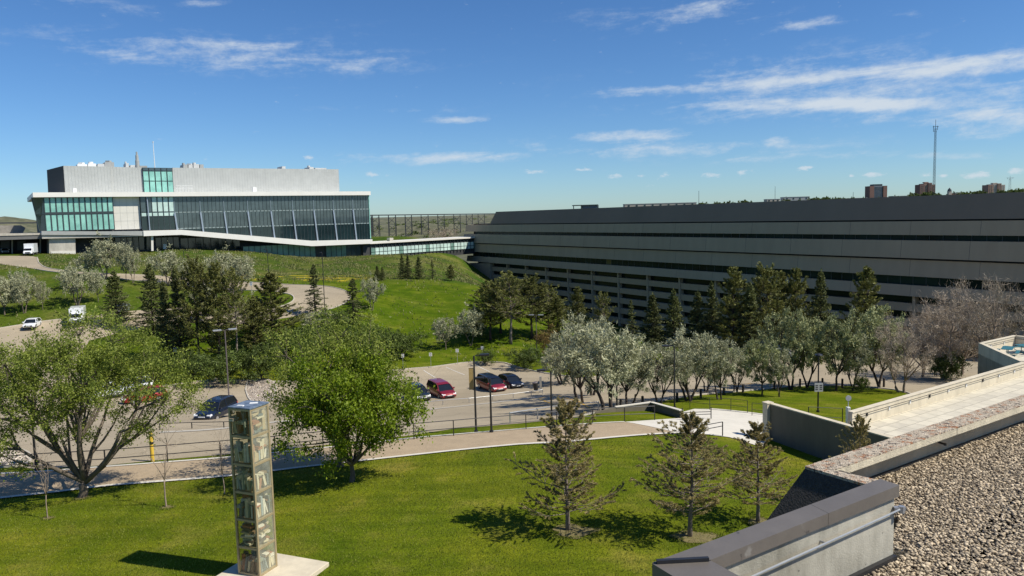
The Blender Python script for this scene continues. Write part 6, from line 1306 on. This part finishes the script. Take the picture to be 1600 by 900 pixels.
for px, pt, pb, y, lab in [(1092, 298, 318, 900, 'thin distant pole mast above the long dark roof'), (1211, 291, 314, 1100, 'faint thin pole mast left of the skyline buildings'), (1333, 300, 312, 900, 'short thin pole at the left of the red brick tower block')]:
    P = WY(px, pb, y); z1 = WY(px, pt, y).z; mb = MB(); mb.tube([(0, 0, -10), (0, 0, z1-P.z)], [.35, .2], 5); o = mb.obj('pole_mast', M_steel); o.location = P; tag(o, lab, 'mast')
def low(px0, px1, yt, yb, y, m, label, extra=True):
    a = WY(px0, yb, y); b = WY(px1, yb, y); z1 = WY((px0+px1)/2, yt, y).z; t = thing('low_building', label, 'building', ((a.x+b.x)/2, y, min(a.z, b.z)-12)); hgt = z1-min(a.z, b.z)+12; W_ = b.x-a.x
    mb = MB(); mb.box((0, 0, hgt/2-.3), (W_, 14, hgt-.6)); mb.obj('wall', m, t); mb = MB(); mb.box((0, 0, hgt-.3), (W_+.6, 14.6, .6)); mb.obj('roof', M_greyp, t)
    mb = MB()
    for i in range(max(3, int(W_/9))): mb.box((-W_/2+(i+.5)*W_/max(3, int(W_/9)), -7.1, hgt*.86), (2, .3, min(2, hgt*.2)))
    mb.obj('window_grid', M_dkg, t); return t
low(975, 1086, 317.5, 322, 900, M_tan, 'pale low building line just above the long dark roof'); low(1222, 1262, 307.5, 314, 1100, M_greyp, 'grey flat-roofed building left on the skyline'); low(1196, 1216, 311, 315, 1100, M_tan, 'small tan house left of the grey flat-roofed building')
low(1392, 1420, 306, 310, 1100, mat('green_roof', (.14, .17, .12), .9, .1), 'low green-grey building right of the red tower block'); low(1488, 1506, 301.5, 306, 1100, M_brk2, 'small brown building with a cupola right of the mast'); low(1302, 1352, 309.5, 313, 1300, M_tan, 'tan row of low roofs before the red tower block')
P = WY(1483.5, 303, 1100); t = thing('cupola_tower', 'small dark cupola tower between two tower blocks', 'tower', (P.x, 1100, P.z-10)); zt_ = WY(1483.5, 293, 1100).z-P.z+10
mb = MB(); mb.box((0, 0, (zt_-5)/2), (4.4, 4.4, zt_-5)); mb.obj('wall', M_tan, t); mb = MB(); mb.cyl((0, 0, zt_-5), 3.0, 2.5, 8, 2.2); mb.cyl((0, 0, zt_-2.5), 2, 2.2, 8, .3); mb.obj('dome', M_mull, t)
P = WY(915, 328, 360); t = thing('rooftop_plant', 'dark steel rooftop frame on the long concrete building', 'rooftop plant', (P.x, 345, 0)); za = WY(915, 321, 345).z; zb2 = zP1-.5; xa, xb = WY(895, 322, 345).x, WY(933, 322, 345).x
t.location.z = zb2
mb = MB(); mb.box(((xa+xb)/2-P.x+(xb-xa)*.17, 0, (za-zb2)/2), ((xb-xa)*.62, 8, za-zb2)); mb.obj('enclosure', mat('bluegrey_metal', (.10, .12, .15), .6, .15), t); mb = MB(); mb.box(((xa+xb)/2-P.x, 0, za-zb2+.1), (xb-xa, 9, .35))
for x in (xa, xa+4, xb): mb.box((x-P.x, -4, (za-zb2)/2), (.35, .35, za-zb2))
mb.obj('frame', M_mull, t)
# skyline trees
broadleaf('sky_tree', 99, 9, (4.5, 4.5, 3.9), 5, 60, 30, .5, .9, .6, M_shrub, .3, 2, prim=5, sec=14, shell=.3, bark=M_barkd)
i = 0
ST = [(1268, 309, 13), (1275, 308, 12), (1283, 309, 14), (1290, 307, 12), (1297, 308, 12), (1309, 308, 13), (1316, 309, 12), (1328, 309, 16), (1418, 305, 16), (1425, 308, 12), (1466, 303, 12), (1476, 304, 12), (1500, 301, 14), (1512, 300, 18), (1522, 299, 16), (1532, 299, 18), (1585, 297, 18), (1596, 299, 16), (1608, 298, 18), (1232, 308, 10), (1253, 309, 10), (1370, 309, 14), (1400, 307, 14)]
rs = random.Random(12)
ST += [(x_, 322.5-(x_-975)*.0345-rs.uniform(.5, 3.5), rs.uniform(6, 15)) for x_ in [rs.uniform(1090, 1600) for _ in range(34)]]+[(x_, 322.5-(x_-975)*.0345-rs.uniform(3, 7), rs.uniform(11, 18)) for x_ in [rs.uniform(1390, 1610) for _ in range(16)]]
for k, (px, pt, wx) in enumerate(ST):
    P = WY(px, pt+8, 1000+(k*37 % 200)); T = TREES['sky_tree']; zt_ = WY(px, pt, P.y).z; o = thing('skyline_tree', 'dark green tree on the skyline above the long dark roof', 'tree', P, k*1.3, 'trees on the skyline'); o.scale = ((wx*P.y/F)/T['w'],)*2+((zt_-P.z)/9,)
    for pn_, me_ in T['parts']: c = bpy.data.objects.new(pn_, me_); C.objects.link(c); c.parent = o
plant('bare1', 'bare_bush', 'pinkish leafless bush behind the link corridor', 'bush', 690, 378, 351, 52, y=320)
TREES['pinkbush'] = dict(h=6., w=6., parts=[(a_, b_) for a_, b_ in TREES['bare1']['parts']])
# ------------------------------------------------------------------ grass as real blades and tufts
def inpoly_np(x, y, P):
    c = np.zeros(len(x), bool); n = len(P); j = n-1
    for i in range(n):
        yi, yj, xi, xj = P[i][1], P[j][1], P[i][0], P[j][0]
        if yi != yj: c ^= ((yi > y) != (yj > y)) & (x < (xj-xi)*(y-yi)/(yj-yi)+xi)
        j = i
    return c
def H_np(x, y):
    u = (x-X0)/LS; v = (y-Y0)/LS; i = np.clip(np.floor(u).astype(int), 0, nx-2); j = np.clip(np.floor(v).astype(int), 0, ny-2); u = u-i; v = v-j
    a, b, c, d = HZ[j, i], HZ[j, i+1], HZ[j+1, i], HZ[j+1, i+1]
    return np.where(u >= v, a+(b-a)*u+(d-b)*v, a+(d-c)*u+(c-a)*v)
roads = [[(p[0], p[1]) for p in asph], [(p[0], p[1]) for p in GP(ring_up, 3)+GP(ring_lo, 3)], [(p[0], p[1]) for p in GP(pn, 2)+GP(pf, 2)[::-1]], [(p[0], p[1]) for p in [G(*q) for q in wc]]]
def field(x, y):
    ok = np.ones(len(x), bool)
    for r_ in roads: ok &= ~inpoly_np(x, y, r_)
    return ok
M_blade = leafmat('lawn_blades', (.075, .120, .006), (.30, .32, .06), .3, 0); M_mead = leafmat('meadow_tufts', (.060, .090, .012), (.30, .28, .11), .25, 0)
def grass(name, x, y, L, W, m, label, axw=.75):
    P = np.stack([x, y, H_np(x, y)+L*.3], 1); V, Fq = leaves(P, L, W, axis=np.array([[0, 0, 1.]]), axis_w=axw, jit=.5)
    o = bpy.data.objects.new(name, npmesh(name, V, Fq, m)); C.objects.link(o); tag(o, label, 'grass', kind='stuff')
n = 210000; x = rng.uniform(-34, 26, n); y = rng.uniform(19, 47, n)
lawn = [(-34, 19), (18, 19), (22, 34), (19, 46), (6, 47)]+[(p[0], p[1]) for p in GP(pn, 1)[::-1]]
k = inpoly_np(x, y, lawn); k &= (x < .72*y+2) & (x > -.75*y-2)
grass('lawn_grass', x[k], y[k], .085, .022, M_blade, 'short mown green grass covering the sunny foreground lawn')
n = 150000; x = rng.uniform(-125, 22, n); y = rng.uniform(108, 250, n)
nzv = np.sin(x*.31+np.sin(y*.17)*2)*np.sin(y*.23+np.sin(x*.11)*2)+.6*np.sin(x*.83+y*.41)
k = field(x, y) & (nzv+rng.normal(0, .5, n) > .1) & (x > -.72*y-4) & (x < .30*y-12)
k &= (y > 156) | (rng.uniform(size=n) < .22)
grass('meadow_grass', x[k], y[k], .42, .13, M_mead, 'rough tufted meadow grass over the mound and the slope', .6)
# mulch rings
M_mul = mat('wood_mulch', (.15, .125, .05), .95, .35, 6, .5, 30)
Vx, Vy = [], []
for px, py, r_ in [(887, 829, .95), (1080, 839, .95), (1184, 815, .7), (75, 809, .25), (260, 792, .3), (127, 777, .4)]:
    P = G(px, py); drape('mulch_bed', [(P.x+.25*r_+math.cos(a)*r_*(1+.25*math.sin(a*3+px)+.12*math.sin(a*7)), P.y-.1+math.sin(a)*r_*.75*(1+.2*math.sin(a*4+px))) for a in np.linspace(0, 6.28, 24)[:-1]], M_mul, .03)
    n = int(1500*r_); a = rng.uniform(0, 6.28, n); q = (.75+.45*rng.uniform(0, 1, n)+.14*np.sin(a*5))*r_; x = P.x+.25*r_+np.cos(a)*q*1.1; y = P.y-.1+np.sin(a)*q*.85
    Vx.append(x); Vy.append(y)
grass('border_grass', np.concatenate(Vx), np.concatenate(Vy), .09, .026, M_blade, 'longer grass growing over the edges of the bare rings under the young trees')
# river valley bushes on the far slope
cy_ = rng.uniform(1000, 2900, 420); cx_ = cy_*rng.uniform(-.20, .0, 420); keep_ = np.sin(cx_*.02)+np.sin(cy_*.013)+rng.normal(0, .5, 420) > 0; cx_, cy_ = cx_[keep_], cy_[keep_]
cz_ = hz(cx_, cy_); nb_ = len(cx_); P = np.repeat(np.stack([cx_, cy_, cz_+2], 1), 26, 0)+rng.normal(0, 1, (nb_*26, 3))*np.array([5, 5, 1.6])*rng.uniform(.5, 1.3, (nb_*26, 1))
V, Fq = leaves(P, 4.2, 3.0, up_w=.4); o = bpy.data.objects.new('valley_scrub', npmesh('valley_scrub', V, Fq, M_shrub)); C.objects.link(o); tag(o, 'scattered scrub on the far valley slope behind the trestle bridge', 'scrub', kind='stuff')
